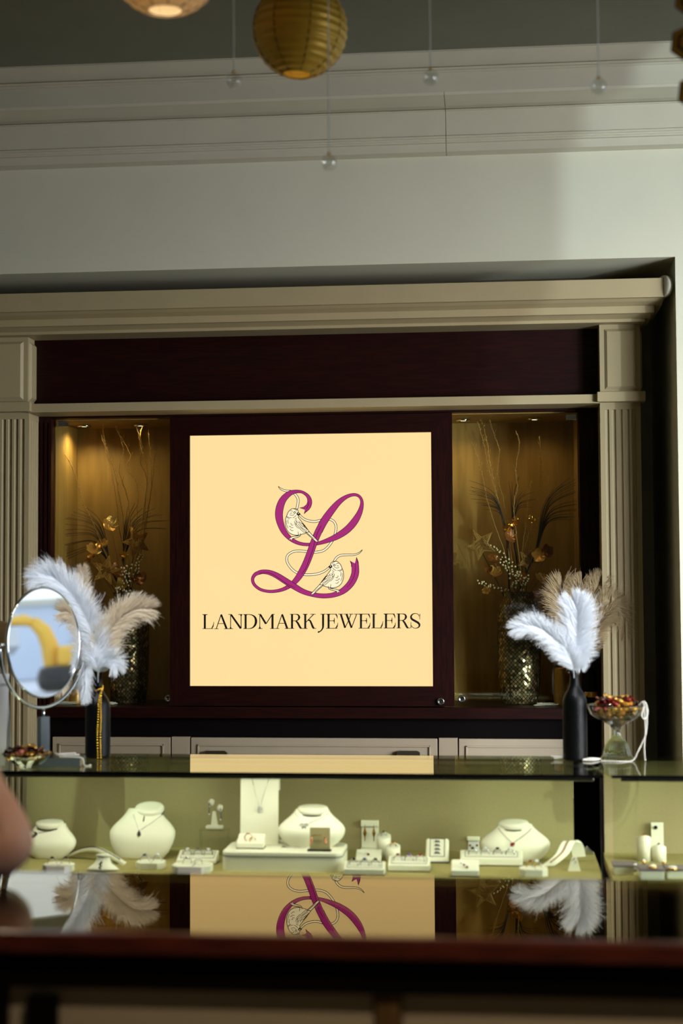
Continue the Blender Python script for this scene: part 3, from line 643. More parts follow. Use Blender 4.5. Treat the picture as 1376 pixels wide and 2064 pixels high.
def E_(x, dy, xt, xm, xb): return stem_(x, 148+dy, 475+dy)+[hl(x-55, xt-10, 148+dy), hl(x-55, xb-10, 475+dy), hl(x, xm, 302+dy), [(xt-40, 152+dy, 8), (xt-18, 175+dy, 24), (xt-4, 215+dy, 12), (xt, 252+dy, 3)], [(xm-30, 302+dy, 8), (xm, 302+dy, 40)], [(xm, 235+dy, 5), (xm-2, 300+dy, 16), (xm, 368+dy, 5)], [(xb-60, 474+dy, 6), (xb-25, 440+dy, 26), (xb-8, 395+dy, 12), (xb, 345+dy, 3)]]
glyph('letter_e', 630, E_(367, 0, 570, 500, 582))
glyph('letter_w', 630, [[(650, 150, 40), (748, 465, 36)], [(748, 462, 12), (822, 310, 12)], [(782, 150, 40), (897, 465, 36)], [(897, 462, 14), (1015, 150, 14)], [(885, 150, 14), (835, 272, 14)], hl(590, 700, 147), hl(715, 820, 147), hl(840, 940, 147), hl(958, 1065, 147)])
glyph('letter_e', 630, E_(1115, -2, 1322, 1246, 1328))
glyph('letter_l', 735, [[(205, 142, 42), (205, 468, 42)], hl(150, 270, 143), hl(150, 400, 468), [(360, 466, 6), (388, 425, 24), (408, 370, 13), (420, 308, 3)]])
glyph('letter_e', 735, E_(490, -6, 698, 629, 710))
glyph('letter_r', 735, R_(735, -10, 785))
glyph('letter_s', 735, [[(1255, 200, 8), (1230, 150, 10), (1165, 132, 10), (1105, 150, 20), (1068, 200, 34), (1085, 258, 42), (1160, 305, 44), (1235, 350, 44), (1262, 400, 38), (1240, 450, 22), (1170, 474, 9), (1110, 455, 10), (1075, 410, 9)], [(1272, 142, 12), (1268, 272, 5)], [(1066, 328, 5), (1066, 470, 14)]])
# ------------------------------------------------------------ glass display cases
CT = 0.97                                       # height of all counter tops
YFc = G(688, 1558.5, CT).y; YBc = G(688, 1521.5, CT).y; YBP = YBc-.03
ZF = P(688, 1712, YBP).z                        # felt floor of the case
def Xc(px, Y, z):                               # x of a pixel column on the horizontal line (Y, z)
    lo, hi = -6, 6
    for _ in range(40):
        mid = (lo+hi)/2; d = Vector((mid, Y, z))-CAM; u = 688+F*(d.dot(RT))/d.dot(FW)
        if u < px: lo = mid
        else: hi = mid
    return lo
XCR = Xc(1216, YFc, CT); XC2 = Xc(1232, YFc, CT); XCL = -2.6; XCE = 1.15
def case(name, x0, x1, lbl, bp0, bp1, mitre0, mitre1):
    t = thing(name, ((x0+x1)/2, (YFc+YBc)/2, 0), lbl, 'display case')
    MB().prism([(x0, YFc), (x1, YFc), (x1+mitre1, YBc), (x0+mitre0, YBc)], CT-.010, CT, axis='z').build('glass_top', 'top_glass', t)
    e = MB(); e.box(x0, x1, YFc-.002, YFc-.0003, CT-.010, CT); e.build('top_edge', 'dark', t)
    MB().box(x0+.004, x1-.004, YFc+.004, YFc+.010, ZF-.01, CT-.0105).build('front_glass', 'case_glass', t)
    MB().box(x0+.002, x1-.002, YFc+.012, YBc-.012, ZF-.03, ZF, .002).build('felt_floor', 'olive', t)
    MB().box(bp0, bp1, YBP, YBP+.012, ZF, CT-.012).build('back_panel', 'board', t)
    MB().box(x0, x1, YFc+.01, YBc, .1, ZF-.03).build('base_cabinet', 'wood', t)
    MB().box(x0+.02, x1-.02, YFc+.05, YBc-.03, 0, .1).build('kick_plate', 'dark', t)
    MB().box(x0+.03, x1-.03, YFc+.014, YFc+.030, CT-.022, CT-.0105, .002).build('light_rail', 'steel', t)
    return t
BP0, BP1 = PX(56, YBP), PX(1149, YBP)
case1 = case('glass_display_case', XCL, XCR, 'long glass display case full of cream jewellery stands, holding four necklace busts', BP0, BP1, 0, -.03)
case2 = case('glass_display_case', XC2, XCE, 'second glass display case at the right edge, holding cameo brooches', XC2+.01, XCE-.01, -.075, 0)
MB().box(XCR-.010, XCR-.001, YFc+.001, YFc+.011, ZF-.01, CT-.0105).build('corner_strip', 'blackm', case1)
bx = PX(1175, YBP); MB().prism([(bx-.02, 0), (bx+.02, 0), (bx, .022)], YBP-.05, YBP+.01, Matrix.Translation((0, 0, ZF)), axis='y').build('corner_support', 'steel', case1)
def case_light(x0, x1, e, c=(1, .96, .84)):
    y = YFc+.045; w_ = x1-x0
    MB().box(x0, x1, y-.006, y+.006, CT-.018, CT-.012).build('light_strip', 'led', case1 if x0 < XCR-.2 else case2)
    o = area('case_strip', ((x0+x1)/2, y, CT-.02), (math.radians(22), 0, 0), w_, .02, e, c)
case_light(-1.75, XCR-.05, 3.5); case_light(XC2+.04, XCE-.05, 1.5)

# foreground counter
YN = G(688, 1884, CT).y; YFn = G(688, 1766, CT).y
fc = thing('glass_top_counter', (-.2, (YN+YFn)/2, 0), 'glass-topped mahogany counter in the foreground with cream panels, mirroring the sign in its top', 'counter')
MB().box(-2.2, 1.4, YN, YFn, CT-.008, CT).build('glass_top', 'warm_reflect_glass', fc)
MB().box(-2.19, 1.39, YN+.004, YFn-.004, CT-.05, CT-.03).build('inner_tray', 'dark', fc)
MB().box(-2.2, 1.4, YN-.028, YN-.001, CT-.036, CT+.001, .006).build('front_rim', 'woodf', fc)
MB().box(-2.2, 1.4, YN-.001, YFn, CT-.10, CT-.052).build('upper_frame', 'dark', fc)
zq = G(0, 0, 0) if False else None
yp = YN+.012
def zf(py): return P(688, py, yp).z
MB().box(-2.2, 1.4, yp, YFn, zf(1962), CT-.099).build('front_rail', 'woodf', fc)
MB().box(-2.2, 1.4, yp+.04, YFn, .0, zf(1960)).build('carcass', 'dark', fc)
for a, c in ((22, 748), (803, 1700)):
    MB().box(PX(a, yp+.01), PX(c, yp+.01), yp+.012, yp+.038, .12, zf(1964), .004).build('front_panel', 'creamd', fc)
MB().box(PX(752, yp), PX(800, yp), yp, yp+.038, .1, zf(1962)).build('stile', 'oak', fc)
MB().box(-2.2, PX(18, yp), yp-.01, yp+.038, 0, zf(1962)).build('corner_post', 'dark', fc)
q = P(86, 2050, yp); MB().box(q.x-.028, q.x+.028, yp-.012, yp+.012, q.z-.10, q.z+.038, .006).build('hinge_plate', 'dark', fc)

# ------------------------------------------------------------ jewellery display stands
def B(px, py, z=None): return G(px, py, ZF if z is None else z)
def bust(px, py, wpx, hpx, neck, neckpx, lbl, z=None, base=.62, tilt=0.30, mid=.43, nt=8):
    """padded necklace bust: base centre pixel, widest width, height; returns thing and a function giving points on its front"""
    o = B(px, py, z); Y = o.y; W = M(wpx, Y)/2; Hh = M(hpx, Y); NW = M(neckpx, Y)/2; D = W*.36
    t = thing('necklace_bust', o, lbl, 'display bust', 'cream necklace busts in the long case')
    nw = NW/W; k_ = (.86-mid); S_ = lambda f: 1.0-(1.0-nw*1.0)*f
    prof = [(0, base*.92, .30), (.03, base, .42), (mid*.3, base+(1-base)*.46, .6), (mid*.6, base+(1-base)*.82, .85), (mid*.82, base+(1-base)*.96, .98), (mid, 1.0, 1.0), (mid+k_*.10, .992, .97), (mid+k_*.25, S_(.11), .90), (mid+k_*.45, S_(.32), .82), (mid+k_*.68, S_(.62), .74), (mid+k_*.9, S_(.84), .66), (.885, nw*1.08, .62)]
    rows = []; n = 40
    def yoff(k): return Hh*tilt*(k**1.1)
    for k, wf, df in prof:
        z_ = k*Hh; r = []
        for i in range(n):
            a = 2*PI*i/n; ca, sa = math.cos(a), math.sin(a)
            e = .85
            x = W*wf*abs(ca)**e*(1 if ca >= 0 else -1); y = D*df*abs(sa)**.9*(1 if sa >= 0 else -1)
            r.append(Vector((o.x+x, o.y+y+yoff(k), o.z+z_)))
        rows.append(r)
    MB().grid(rows, True, True, True).build('body', 'white', t)
    nc = Vector((o.x+(neck-px)*Y/F, o.y+yoff(.88), o.z+Hh*.885)); tl = math.radians(nt)
    mm = Matrix.Rotation(tl, 4, 'X'); nb = MB()
    nb.lathe([(NW*.96, -.012), (NW*1.0, -.006), (NW*1.02, .002), (NW*.96, .007), (NW*.6, .0085), (1e-5, .009)], nc, 40, m=mm, sy=.8)
    nb.build('neck', 'white', t)
    nb = MB(); nb.lathe([(NW*.97, -.0135), (NW*1.01, -.0135), (NW*1.01, -.0105), (NW*.97, -.0105)], nc, 40, m=mm, sy=.8); nb.build('neck_seam', 'whitegrey', t)
    def front(u, v):
        """u in pixels from the base centre, v height fraction"""
        k = v; wf = 1; df = 1
        for j in range(len(prof)-1):
            if prof[j][0] <= k <= prof[j+1][0]:
                f_ = (k-prof[j][0])/(prof[j+1][0]-prof[j][0]); wf = prof[j][1]*(1-f_)+prof[j+1][1]*f_; df = prof[j][2]*(1-f_)+prof[j+1][2]*f_
        x = u*Y/F; c = min(1, abs(x)/(W*wf)); s = (1-c**(2/.85))**.5 if c < 1 else 0
        return Vector((o.x+x, o.y+yoff(k)-D*df*s**.9-.002, o.z+k*Hh))
    return t, front, o, nc, NW
def chain(pts, m_, lbl, r=.0006, bead=None, cat_='necklace'):
    o = tag(MB().tube(cat_rom([tuple(p) for p in pts], 6), r, 5).build('necklace', m_, org=pts[0]), lbl, cat_)
    return o

def necklace_on(front, u0, v0, u1, v1, ud, vd, m_, lbl, pend):
    """chain from both neck sides to the pendant point"""
    root = thing('necklace', front(ud, vd), lbl, 'necklace')
    pl = [front(u0+(ud-u0)*k/8, v0+(vd-v0)*(k/8)**.9) for k in range(9)]; pr = [front(u1+(ud-u1)*k/8, v1+(vd-v1)*(k/8)**.9) for k in range(9)]
    MB().tube(pl+pr[::-1][1:], .0007, 5).build('chain', m_, root)
    pend(root, Vector(root.location)+Vector((0, -.003, 0)))
    return root
def gem(b, c, r, n=8, sz=.6):
    return b.lathe([(1e-6, -r*sz), (r*.9, -r*.1), (r, 0), (r*.6, r*.45*sz*1.6), (1e-6, r*.5*sz*1.6)], c, n, m=Matrix.Rotation(PI/2, 4, 'X'), smooth=False)

t1, f1, o1, n1, w1 = bust(98, 1731, 110, 78, 95, 57, 'cream velvet necklace bust at the left end of the long case, beside the arm', base=.55, tilt=.25, mid=.42)
t2, f2, o2, n2, w2 = bust(284, 1731, 136, 110, 295, 60, 'tall cream necklace bust with a silver teardrop pendant, left half of the long case', base=.70, tilt=.30, mid=.45, nt=22)
# padded platform
def rslab(x0, x1, y0, y1, z0, z1, r, n=8):
    pts = []
    for cx_, cy_, a0 in ((x1-r, y1-r, 0), (x0+r, y1-r, PI/2), (x0+r, y0+r, PI), (x1-r, y0+r, 1.5*PI)):
        for i in range(n+1):
            a = a0+PI/2*i/n; pts.append((cx_+r*math.cos(a), cy_+r*math.sin(a)))
    b = MB()
    def ring(s, z): cx_, cy_ = (x0+x1)/2, (y0+y1)/2; return [Vector((p[0]-(s if p[0] > cx_ else -s), p[1]-(s if p[1] > cy_ else -s), z)) for p in pts]
    e = min(.004, (z1-z0)*.3)
    b.grid([ring(0, z0), ring(0, z1-e), ring(e*.35, z1-e*.35), ring(e, z1)], True, False, True); return b
a = B(446, 1755); c_ = B(692, 1755); PT = a.z+M(33, a.y)
pf = thing('display_platform', ((a.x+c_.x)/2, a.y+.11, ZF), 'large low cream padded platform with a dark piping line, centre of the long case', 'display platform')
y0p = a.y; y1p = a.y+.21
rslab(a.x, c_.x-.002, y0p, y1p, ZF, PT-.006, .028).build('base', 'white', pf)
rslab(a.x-.001, c_.x-.001, y0p-.001, y1p+.001, PT-.0075, PT-.0045, .029).build('piping', 'whitegrey', pf)
rslab(a.x, c_.x-.002, y0p, y1p, PT-.0045, PT+.009, .028).build('top_pad', 'white', pf); PT += .009
t3, f3, o3, n3, w3 = bust(627, 1707, 136, 82, 628, 62, 'cream necklace bust standing on the padded platform, wearing a silver bow pendant', z=PT, base=.66, tilt=.28, mid=.40)
t4, f4, o4, n4, w4 = bust(1039, 1738, 137, 82, 1036, 60, 'cream necklace bust with a small red heart pendant, right half of the long case', base=.60, tilt=.28, mid=.43)
def pend_drop(r, p):
    b = MB(); b.lathe([(1e-5, -.026), (.006, -.022), (.0085, -.014), (.006, -.005), (.0015, .003), (1e-5, .004)], p, 10, sy=.5, smooth=False); b.build('drop', 'silver', r)
    b = MB()
    for k in range(7): gem(b, p+Vector((random.uniform(-.004, .004), -.005, -.006-.0024*k)), .0014)
    b.build('stones', 'black_s', r)
necklace_on(f2, -18, .80, 42, .80, -2, .52, 'silver', 'silver chain with a teardrop pendant on the tall bust', pend_drop)
b = thing('earring', f2(5, .74), 'short dark silver drop hanging at the throat of the tall bust', 'jewellery')
p = Vector(b.location); MB().tube([p+Vector((.001, 0, .008)), p+Vector((0, -.002, -.004)), p+Vector((-.003, -.003, -.016)), p+Vector((-.001, -.004, -.022))], [.001, .0022, .0012, .002], 6).build('drop', 'dsilver', b); mb = MB(); gem(mb, p+Vector((-.002, -.005, -.020)), .0025); mb.build('stone', 'clear_s', b)
def pend_bow(r, p):
    b = MB()
    for s in (-1, 1):
        b.tube([p+Vector((0, 0, .002)), p+Vector((s*.008, -.001, .004)), p+Vector((s*.016, -.001, -.002))], [.0012, .002, .0008], 6)
        b.tube([p, p+Vector((s*.005, -.001, -.010)), p+Vector((s*.005, -.001, -.026))], [.0012, .0018, .0012], 6)
        b.box(p.x+s*.005-.004, p.x+s*.005+.004, p.y-.003, p.y-.001, p.z-.029, p.z-.026)
    b.build('bow', 'dsilver', r); b = MB(); gem(b, p+Vector((-.001, -.003, -.002)), .004); b.build('stone', 'clear_s', r)
necklace_on(f3, -33, .80, 34, .80, -13, .55, 'silver', 'thin silver chain with a bow shaped pendant on the platform bust', pend_bow)
def pend_heart(r, p):
    b = MB(); gem(b, p+Vector((-.003, -.003, -.004)), .0055, 10); gem(b, p+Vector((.003, -.003, 0)), .005, 10); b.build('stones', 'red', r)
    b = MB(); b.tube([p+Vector((.0065*math.cos(k*PI/5)-.001, -.001, .0065*math.sin(k*PI/5)-.003)) for k in range(10)], .001, 5, True); b.build('setting', 'rgold', r)
necklace_on(f4, -34, .80, 32, .80, -6, .48, 'dsilver', 'fine chain with a red heart pendant on the right bust', pend_heart)
def pend_leaf(r, p):
    b = MB()
    for k, (dx, dz, s) in enumerate(((0, 0, .007), (-.006, -.010, .009), (-.009, -.026, .006), (-.012, -.040, .005))):
        b.lathe([(1e-5, -s*1.3), (s*.7, -s*.3), (s*.6, s*.5), (1e-5, s*1.3)], p+Vector((dx, 0, dz)), 8, sy=.35, m=Matrix.Rotation(.6 if k % 2 else -.5, 4, 'Y'))
    b.build('leaves', 'dsilver', r)
necklace_on(f1, -42, .76, 14, .76, -26, .66, 'dsilver', 'dark chain with leaf shaped pendants on the leftmost bust', pend_leaf)

# rings: one prototype per stone, local coordinates, standing upright in a slot
def ring_proto(stone, metal='silver', r=.0085):
    t = thing('ring', (0, 0, 0), '', 'ring')
    MB().tube([(r*math.cos(a_), 0, r*math.sin(a_)) for a_ in [2*PI*i/20 for i in range(20)]], .0011, 6, True).build('band', metal, t)
    b = MB(); b.lathe([(1e-6, -.002), (.0035, .0005), (.004, .0018), (.0026, .0036), (1e-6, .004)], (0, 0, r), 8, smooth=False); b.build('stone', stone, t)
    return t
RP = {}
def ring(loc, stone, lbl, metal='silver', rot=0.0, tilt=0.0, sc_=1.0):
    k = (stone, metal)
    if k not in RP:
        RP[k] = o = ring_proto(stone, metal); o.location = loc; o.rotation_euler = (tilt, 0, rot); o.scale = (sc_,)*3; o['label'] = lbl
        return o
    return dup(RP[k], loc, (tilt, 0, rot), sc_, lbl)
STN = {'clear_s': 'clear', 'blue': 'blue', 'purple': 'purple', 'red': 'red', 'black_s': 'black', 'amber_s': 'amber'}
def pad(name, px0, px1, pyt, pyb, lbl, cat_='ring tray', slope=.35, thick=14, edge=True, z=None, stones=(), where='', grp=None, metal='silver', base='white', sz=1.7):
    """block whose front-bottom edge lies at pyb; sloped top rises to the back"""
    a = B(px0, pyb, z); c = B(px1, pyb, z); Y = a.y; h = M(thick, Y)
    Hp = M(pyb-pyt, Y); L = max(.02, (Hp-h)/(slope+ (CAM.z-a.z)/Y))
    t = thing(name, ((a.x+c.x)/2, Y+L/2, a.z), lbl, cat_, grp)
    x0, x1 = a.x, c.x; zb = a.z; z1 = zb+h; z2 = zb+h+L*slope; e = .002
    b = MB(); b.prism([(Y, zb+.002), (Y+L, zb+.002), (Y+L, z2), (Y+.001, z1)], x0, x1, axis='x'); ob = b.build('pad', base, t)
    bv = ob.modifiers.new('b', 'BEVEL'); bv.width = .003; bv.segments = 3
    MB().box(x0-.0008, x1+.0008, Y-.0008, Y+L+.0008, zb, zb+.0022).build('base_board', 'blackm', t)
    def top(u, v): return Vector((x0+(x1-x0)*u, Y+L*v, z1+(z2-z1)*v))
    if edge:
        b = MB(); w_ = .0009
        for (u0, v0, u1, v1) in ((.08, .2, .92, .2), (.08, .85, .92, .85), (.08, .2, .08, .85), (.92, .2, .92, .85)):
            p, q = top(u0, v0), top(u1, v1); b.tube([p+Vector((0, 0, .0004)), q+Vector((0, 0, .0004))], w_, 4)
        b.build('slot_piping', 'whitegrey', t)
    for i, s in enumerate(stones):
        p = top((i+.5)/len(stones)*.8+.1, .5)+Vector((0, 0, .003))
        pos = ['left', 'right'] if len(stones) == 2 else (['left', 'middle', 'right'] if len(stones) == 3 else ['far left', 'middle left', 'middle right', 'far right'])
        ring(p, s, 'silver ring with %s stone, %s in %s' % (STN[s], pos[i] if len(stones) > 1 else 'alone', where), metal, random.uniform(-.3, .3), 0, sz)
    return t, top
pad('ring_tray', 355, 436, 1712, 1741, 'cream tray with three silver rings, between the tall bust and the platform', stones=('clear_s', 'black_s', 'clear_s'), where='the tray beside the platform', thick=8)
pad('ring_tray', 692, 775, 1735, 1764, 'cream block tray with dark stone rings, nearest the front right of the platform', stones=('black_s', 'blue', 'black_s'), where='the dark stone ring tray', thick=12)
pad('ring_tray', 781, 866, 1725, 1757, 'cream block tray with three purple and pink rings, centre front of the case', stones=('red', 'purple', 'red'), where='the tray with the purple stone ring', thick=13)
pad('ring_tray', 927, 1053, 1713, 1745, 'long cream tray with four silver rings, in front of the right bust', stones=('black_s', 'clear_s', 'black_s', 'clear_s'), where='the long tray before the right bust', thick=15)
pad('ring_pad', 716, 768, 1711, 1737, 'small cream pad holding a diagonal row of stones, behind the dark ring tray', slope=.6, thick=6, edge=False, cat_='ring pad')[1]
pad('ring_pad', 909, 965, 1732, 1767, 'square cream pad with pink stones, in front of the long ring tray', slope=.5, thick=12, edge=False, cat_='ring pad')
for (px, py, lb, s3) in ((742, 1722, 'the small pad behind the dark ring tray', ('clear_s', 'red', 'clear_s')), (935, 1743, 'the square pad in front of the long tray', ('clear_s', 'red', 'red'))):
    p0 = P(px, py, B(px, 1737 if px < 800 else 1767).y+.010)
    t = thing('ring', p0, 'silver cluster ring on '+lb, 'ring')
    for k, s in enumerate(s3):
        b = MB(); gem(b, p0+Vector(((k-1)*.009, 0, (1-k)*.006)), .0045); b.build('stone', s, t)
    MB().tube([p0+Vector((-.012, .003, .008)), p0+Vector((0, .002, .001)), p0+Vector((.014, .003, -.008))], .0016, 6).build('band', 'silver', t)
# octagonal ring pads
def octo(px0, px1, pyt, pyb, lbl, rings, where, gold=False, z=None):
    a = B(px0, pyb, z); c = B(px1, pyb, z); Y = a.y; W = (c.x-a.x)/2; h = M(15, Y); L = W*.8
    cx_, cy_ = (a.x+c.x)/2, Y+L; t = thing('ring_pad', (cx_, cy_, a.z), lbl, 'ring pad')
    pts = [(cx_+W*u, cy_+L*v) for u, v in ((-.62, -1), (.62, -1), (1, -.5), (1, .5), (.62, 1), (-.62, 1), (-1, .5), (-1, -.5))]
    ob = MB().prism(pts, a.z, a.z+h, axis='z').build('pad', 'white', t); bv = ob.modifiers.new('b', 'BEVEL'); bv.width = .002; bv.segments = 2
    MB().box(cx_+W*.1, cx_+W*.13, cy_-L*.9, cy_+L*.6, a.z+h-.0005, a.z+h+.0008).build('slot', 'whitegrey', t)
    for i, (u, v, s, m_) in enumerate(rings):
        ring(Vector((cx_+W*u, cy_+L*v, a.z+h+.003)), s, '%s ring with a %s stone, %s on %s' % ('gold' if m_ == 'gold' else 'silver', STN[s], ('left', 'right')[i] if len(rings) > 1 else 'lying', where), m_, .3-.5*i, 0, 1.7)
octo(82, 142, 1735, 1760, 'octagonal cream ring pad nearest the arm, left end of the long case', ((-.45, 0, 'black_s', 'silver'), (.45, .1, 'black_s', 'silver')), 'the octagonal pad nearest the arm')
octo(271, 328, 1727, 1754, 'octagonal cream ring pad in front of the tall bust', ((-.45, 0, 'black_s', 'silver'), (.45, .2, 'clear_s', 'silver')), 'the octagonal pad before the tall bust')
octo(342, 422, 1735, 1762, 'wide octagonal cream ring pad at the front, left of the platform', ((-.3, .2, 'black_s', 'silver'), (.3, 0, 'clear_s', 'silver')), 'the wide octagonal pad left of the platform')
octo(1047, 1104, 1741, 1768, 'octagonal cream ring pad with a gold ring, below the right bust', ((-.2, .3, 'amber_s', 'gold'), (.25, .3, 'clear_s', 'silver')), 'the octagonal pad below the right bust')
# arched bracelet ramps
def ramp(pts, wv, lbl, lift=.004, m_='white', cat_='bracelet stand', name='bracelet_stand'):
    """pts: list of 3-D centre points of the strip, wv: half-width vector"""
    t = thing(name, pts[0], lbl, cat_); q = [Vector(p) for p in cat_rom([tuple(p) for p in pts], 8)]
    rows = []
    for i, p in enumerate(q):
        a_ = q[max(i-1, 0)]; c = q[min(i+1, len(q)-1)]; tn = (c-a_).normalized(); nn = tn.cross(wv.normalized()).normalized()*lift
        rows.append([p-wv-nn, p+wv-nn, p+wv+nn, p-wv+nn])
    MB().grid(rows, True, False, True).build('ramp', m_, t)
    return t, q
a = B(132, 1728); c_ = B(252, 1742); mid = (a+c_)/2+Vector((0, 0, M(24, a.y)))
t, q = ramp([a, a*.75+c_*.25+Vector((0, 0, M(17, a.y))), mid, a*.25+c_*.75+Vector((0, 0, M(15, a.y))), c_], Vector((0, .016, 0)), 'arched cream bracelet stand, left front of the long case')
tag(MB().tube([p+Vector((0, -.004, .006)) for p in q[3:-3]], [.0016+.0008*(i % 2) for i in range(len(q)-6)], 6).build('bracelet', 'dsilver', org=q[3]), 'dark silver link bracelet draped over the arched stand', 'bracelet')
p = q[1]+Vector((-.002, -.01, .012)); t = thing('earring', p, 'silver stud earring at the left foot of the arched bracelet stand', 'earring')
b = MB(); gem(b, p, .006); b.build('stone', 'clear_s', t); MB().tube([p, p+Vector((.004, .004, -.012))], .0014, 6).build('post', 'dsilver', t)
a = B(1115, 1748); tp = P(1148, 1698, a.y+.05); bk = P(1166, 1728, a.y+.10); bk.z = ZF+.02
t, q = ramp([a+Vector((-.02, -.004, .004)), a*.5+tp*.5+Vector((0, -.004, .002)), tp+Vector((-.004, 0, 0)), tp*.7+bk*.3+Vector((.012, .01, .006)), bk], Vector((.022, .008, 0)), 'steep cream ramp stand with a bracelet, right end of the long case')
tag(MB().tube([p+Vector((0, -.004, .006)) for p in q[2:17]], .0022, 6).build('bracelet', 'bronze', org=q[2]), 'brown bracelet running up the steep ramp stand', 'bracelet')
# small reclining bust
o = B(203, 1757); mm = Matrix.Rotation(math.radians(-8), 4, 'X'); W = M(33, o.y)
t = thing('pendant_stand', o, 'small low white neck shaped stand with a black pendant, left front', 'pendant stand')
MB().lathe([(W, 0), (W*1.02, .003), (W*.9, .008), (W*.55, .022), (W*.42, .036), (W*.40, .042)], o+Vector((0, .03, 0)), 36, sy=.75, m=mm).build('body', 'white', t)
MB().lathe([(W*.40, .042), (W*.46, .044), (W*.46, .050), (W*.3, .052), (1e-5, .052)], o+Vector((0, .03, 0)), 36, sy=.75, m=mm).build('neck', 'white', t)
p0 = o+Vector((.001, -.002, .026)); t = thing('pendant', p0, 'black leaf pendant lying on the small low stand', 'pendant')
b = MB()
for k in range(5): b.ball(p0+Vector((-.004*(k % 2), -.0025*k+.004, .003-.005*k)), .0045-.0003*k, 8, 5, sy=.6)
b.build('stones', 'black_s', t); MB().tube([p0+Vector((.006, .012, .02)), p0+Vector((0, .002, .004))], .0008, 5).build('bail', 'silver', t)
# earring stand on an acrylic riser
o = B(430, 1722); zr = P(430, 1671, o.y+.02).z
t = thing('acrylic_riser', o+Vector((0, .03, 0)), 'clear acrylic riser block under the blue earrings, behind the ring tray', 'riser')
w_ = M(29, o.y)
b = MB(); b.box(o.x-w_, o.x+w_, o.y, o.y+.05, zr-.003, zr); b.box(o.x-w_, o.x-w_+.003, o.y, o.y+.05, ZF, zr-.003); b.box(o.x+w_-.003, o.x+w_, o.y, o.y+.05, ZF, zr-.003); b.box(o.x-w_, o.x+w_, o.y, o.y+.05, ZF, ZF+.003); b.build('block', 'acryl', t)
es = thing('earring_stand', (o.x, o.y+.02, zr), 'small cream earring stand with two lobes, on the acrylic riser', 'earring stand')
y = o.y+.02; ww = M(17.5, y)
MB().box(o.x-ww, o.x+ww, y-.012, y+.014, zr, zr+.014, .005).build('foot', 'white', es)
MB().prism([(o.x-.012, zr+.013), (o.x+.012, zr+.013), (o.x+.004, zr+.062), (o.x-.006, zr+.062)], y-.004, y+.006, axis='y').build('post', 'white', es)
for k, (px, py, nm) in enumerate(((426, 1617, 'left'), (443, 1628, 'right'))):
    p = P(px, py, y); MB().lathe([(1e-5, -.012), (.009, -.010), (.011, 0), (.008, .010), (1e-5, .012)], p, 16, sy=.6, m=Matrix.Rotation(.35, 4, 'Y')).build('lobe', 'white', es)
    p = p+Vector((-.006 if k == 0 else .004, -.010, -.004))
    e = thing('earring', p, 'blue stone drop earring hanging from the %s lobe of the raised stand' % nm, 'earring'); b = MB()
    for j in range(6): gem(b, p+Vector((.0006*j*(1 if k else -.3), 0, -.006*j)), .0022)
    b.build('stones', 'blue', e); MB().tube([p+Vector((0, .001, .004)), p+Vector((0, .001, -.032))], .0009, 5).build('wire', 'silver', e); b = MB(); gem(b, p+Vector((0, -.001, -.036)), .003); b.build('drop', 'clear_s', e)
# tall curved necklace panel at the back of the platform
yb = y1p-.035; xa, xb = PX(484.5, yb), PX(560, yb); zt = P(520, 1568, yb).z
pc = [Vector(((xa+xb)/2, yb-.012, PT)), Vector(((xa+xb)/2, yb-.010, PT+.06)), Vector(((xa+xb)/2, yb-.002, zt-.022)), Vector(((xa+xb)/2, yb+.008, zt-.006)), Vector(((xa+xb)/2, yb+.024, zt)), Vector(((xa+xb)/2, yb+.036, zt-.012)), Vector(((xa+xb)/2, yb+.038, zt-.045))]
t, q = ramp(pc, Vector(((xb-xa)/2, 0, 0)), 'tall curved cream panel stand with a silver pendant, back of the platform', .002, cat_='necklace stand', name='necklace_stand')
MB().lathe([(.012, 0), (.016, .006), (.012, .014), (1e-5, .015)], (xa, yb-.01, PT), 20).build('side_roll', 'white', t)
MB().box(xa, xb+.045, yb-.004, yb+.012, PT, PT+.012, .004).build('back_roll', 'white', t)
c0 = P(523, 1632, yb-.014); t = thing('necklace', c0, 'silver chain with a knot pendant on the tall curved panel stand', 'necklace')
MB().tube([P(508, 1569, yb-.006), P(512, 1590, yb-.010), P(519, 1615, yb-.012), c0, P(528, 1612, yb-.012), P(536, 1585, yb-.010), P(542, 1569, yb-.006)], .0008, 5).build('chain', 'silver', t)
b = MB()
for k in range(3): b.tube([c0+Vector((.007*math.cos(a_)*math.cos(k), -.002+.002*math.sin(a_*2+k), .007*math.sin(a_)))+Vector((.003*math.cos(k*2), 0, .003*math.sin(k*2))) for a_ in [2*PI*i/14 for i in range(14)]], .0014, 5, True)
b.build('knot', 'silver', t)
# ring pad, bar pin and rose gold earrings on the platform
a = B(476, 1711, PT)
pad('ring_pad', 476, 531, 1679, 1711, 'square cream pad with a brown stone ring, on the left of the platform', slope=.42, thick=12, edge=False, z=PT, cat_='ring pad')
ring(P(500, 1688, a.y+.015), 'amber_s', 'ring with a dark amber stone, upper one on the platform pad', 'rgold', .5, 0, 1.5); ring(P(509, 1693, a.y+.012), 'clear_s', 'gold ring with clear stones, lower one on the platform pad', 'gold', .5, 0, 1.2)
p = G(574, 1710, PT); t = thing('bar_pin', p, 'thin silver pin with a dark head lying on the platform before the bust', 'brooch')
MB().tube([p+Vector((.006, 0, .003)), p+Vector((.085, 0, .003))], .0012, 6).build('bar', 'silver', t); b = MB(); b.tube([p+Vector((-.012, 0, .003)), p+Vector((-.005, 0, .006)), p+Vector((.006, 0, .003))], [.0008, .003, .001], 6); b.build('head', 'dsilver', t)
a = G(621, 1716, PT); c_ = G(662, 1716, PT); t = thing('earring_card_stand', ((a.x+c_.x)/2, a.y, PT), 'grey beige earring card on a black foot, right front of the platform', 'earring stand')
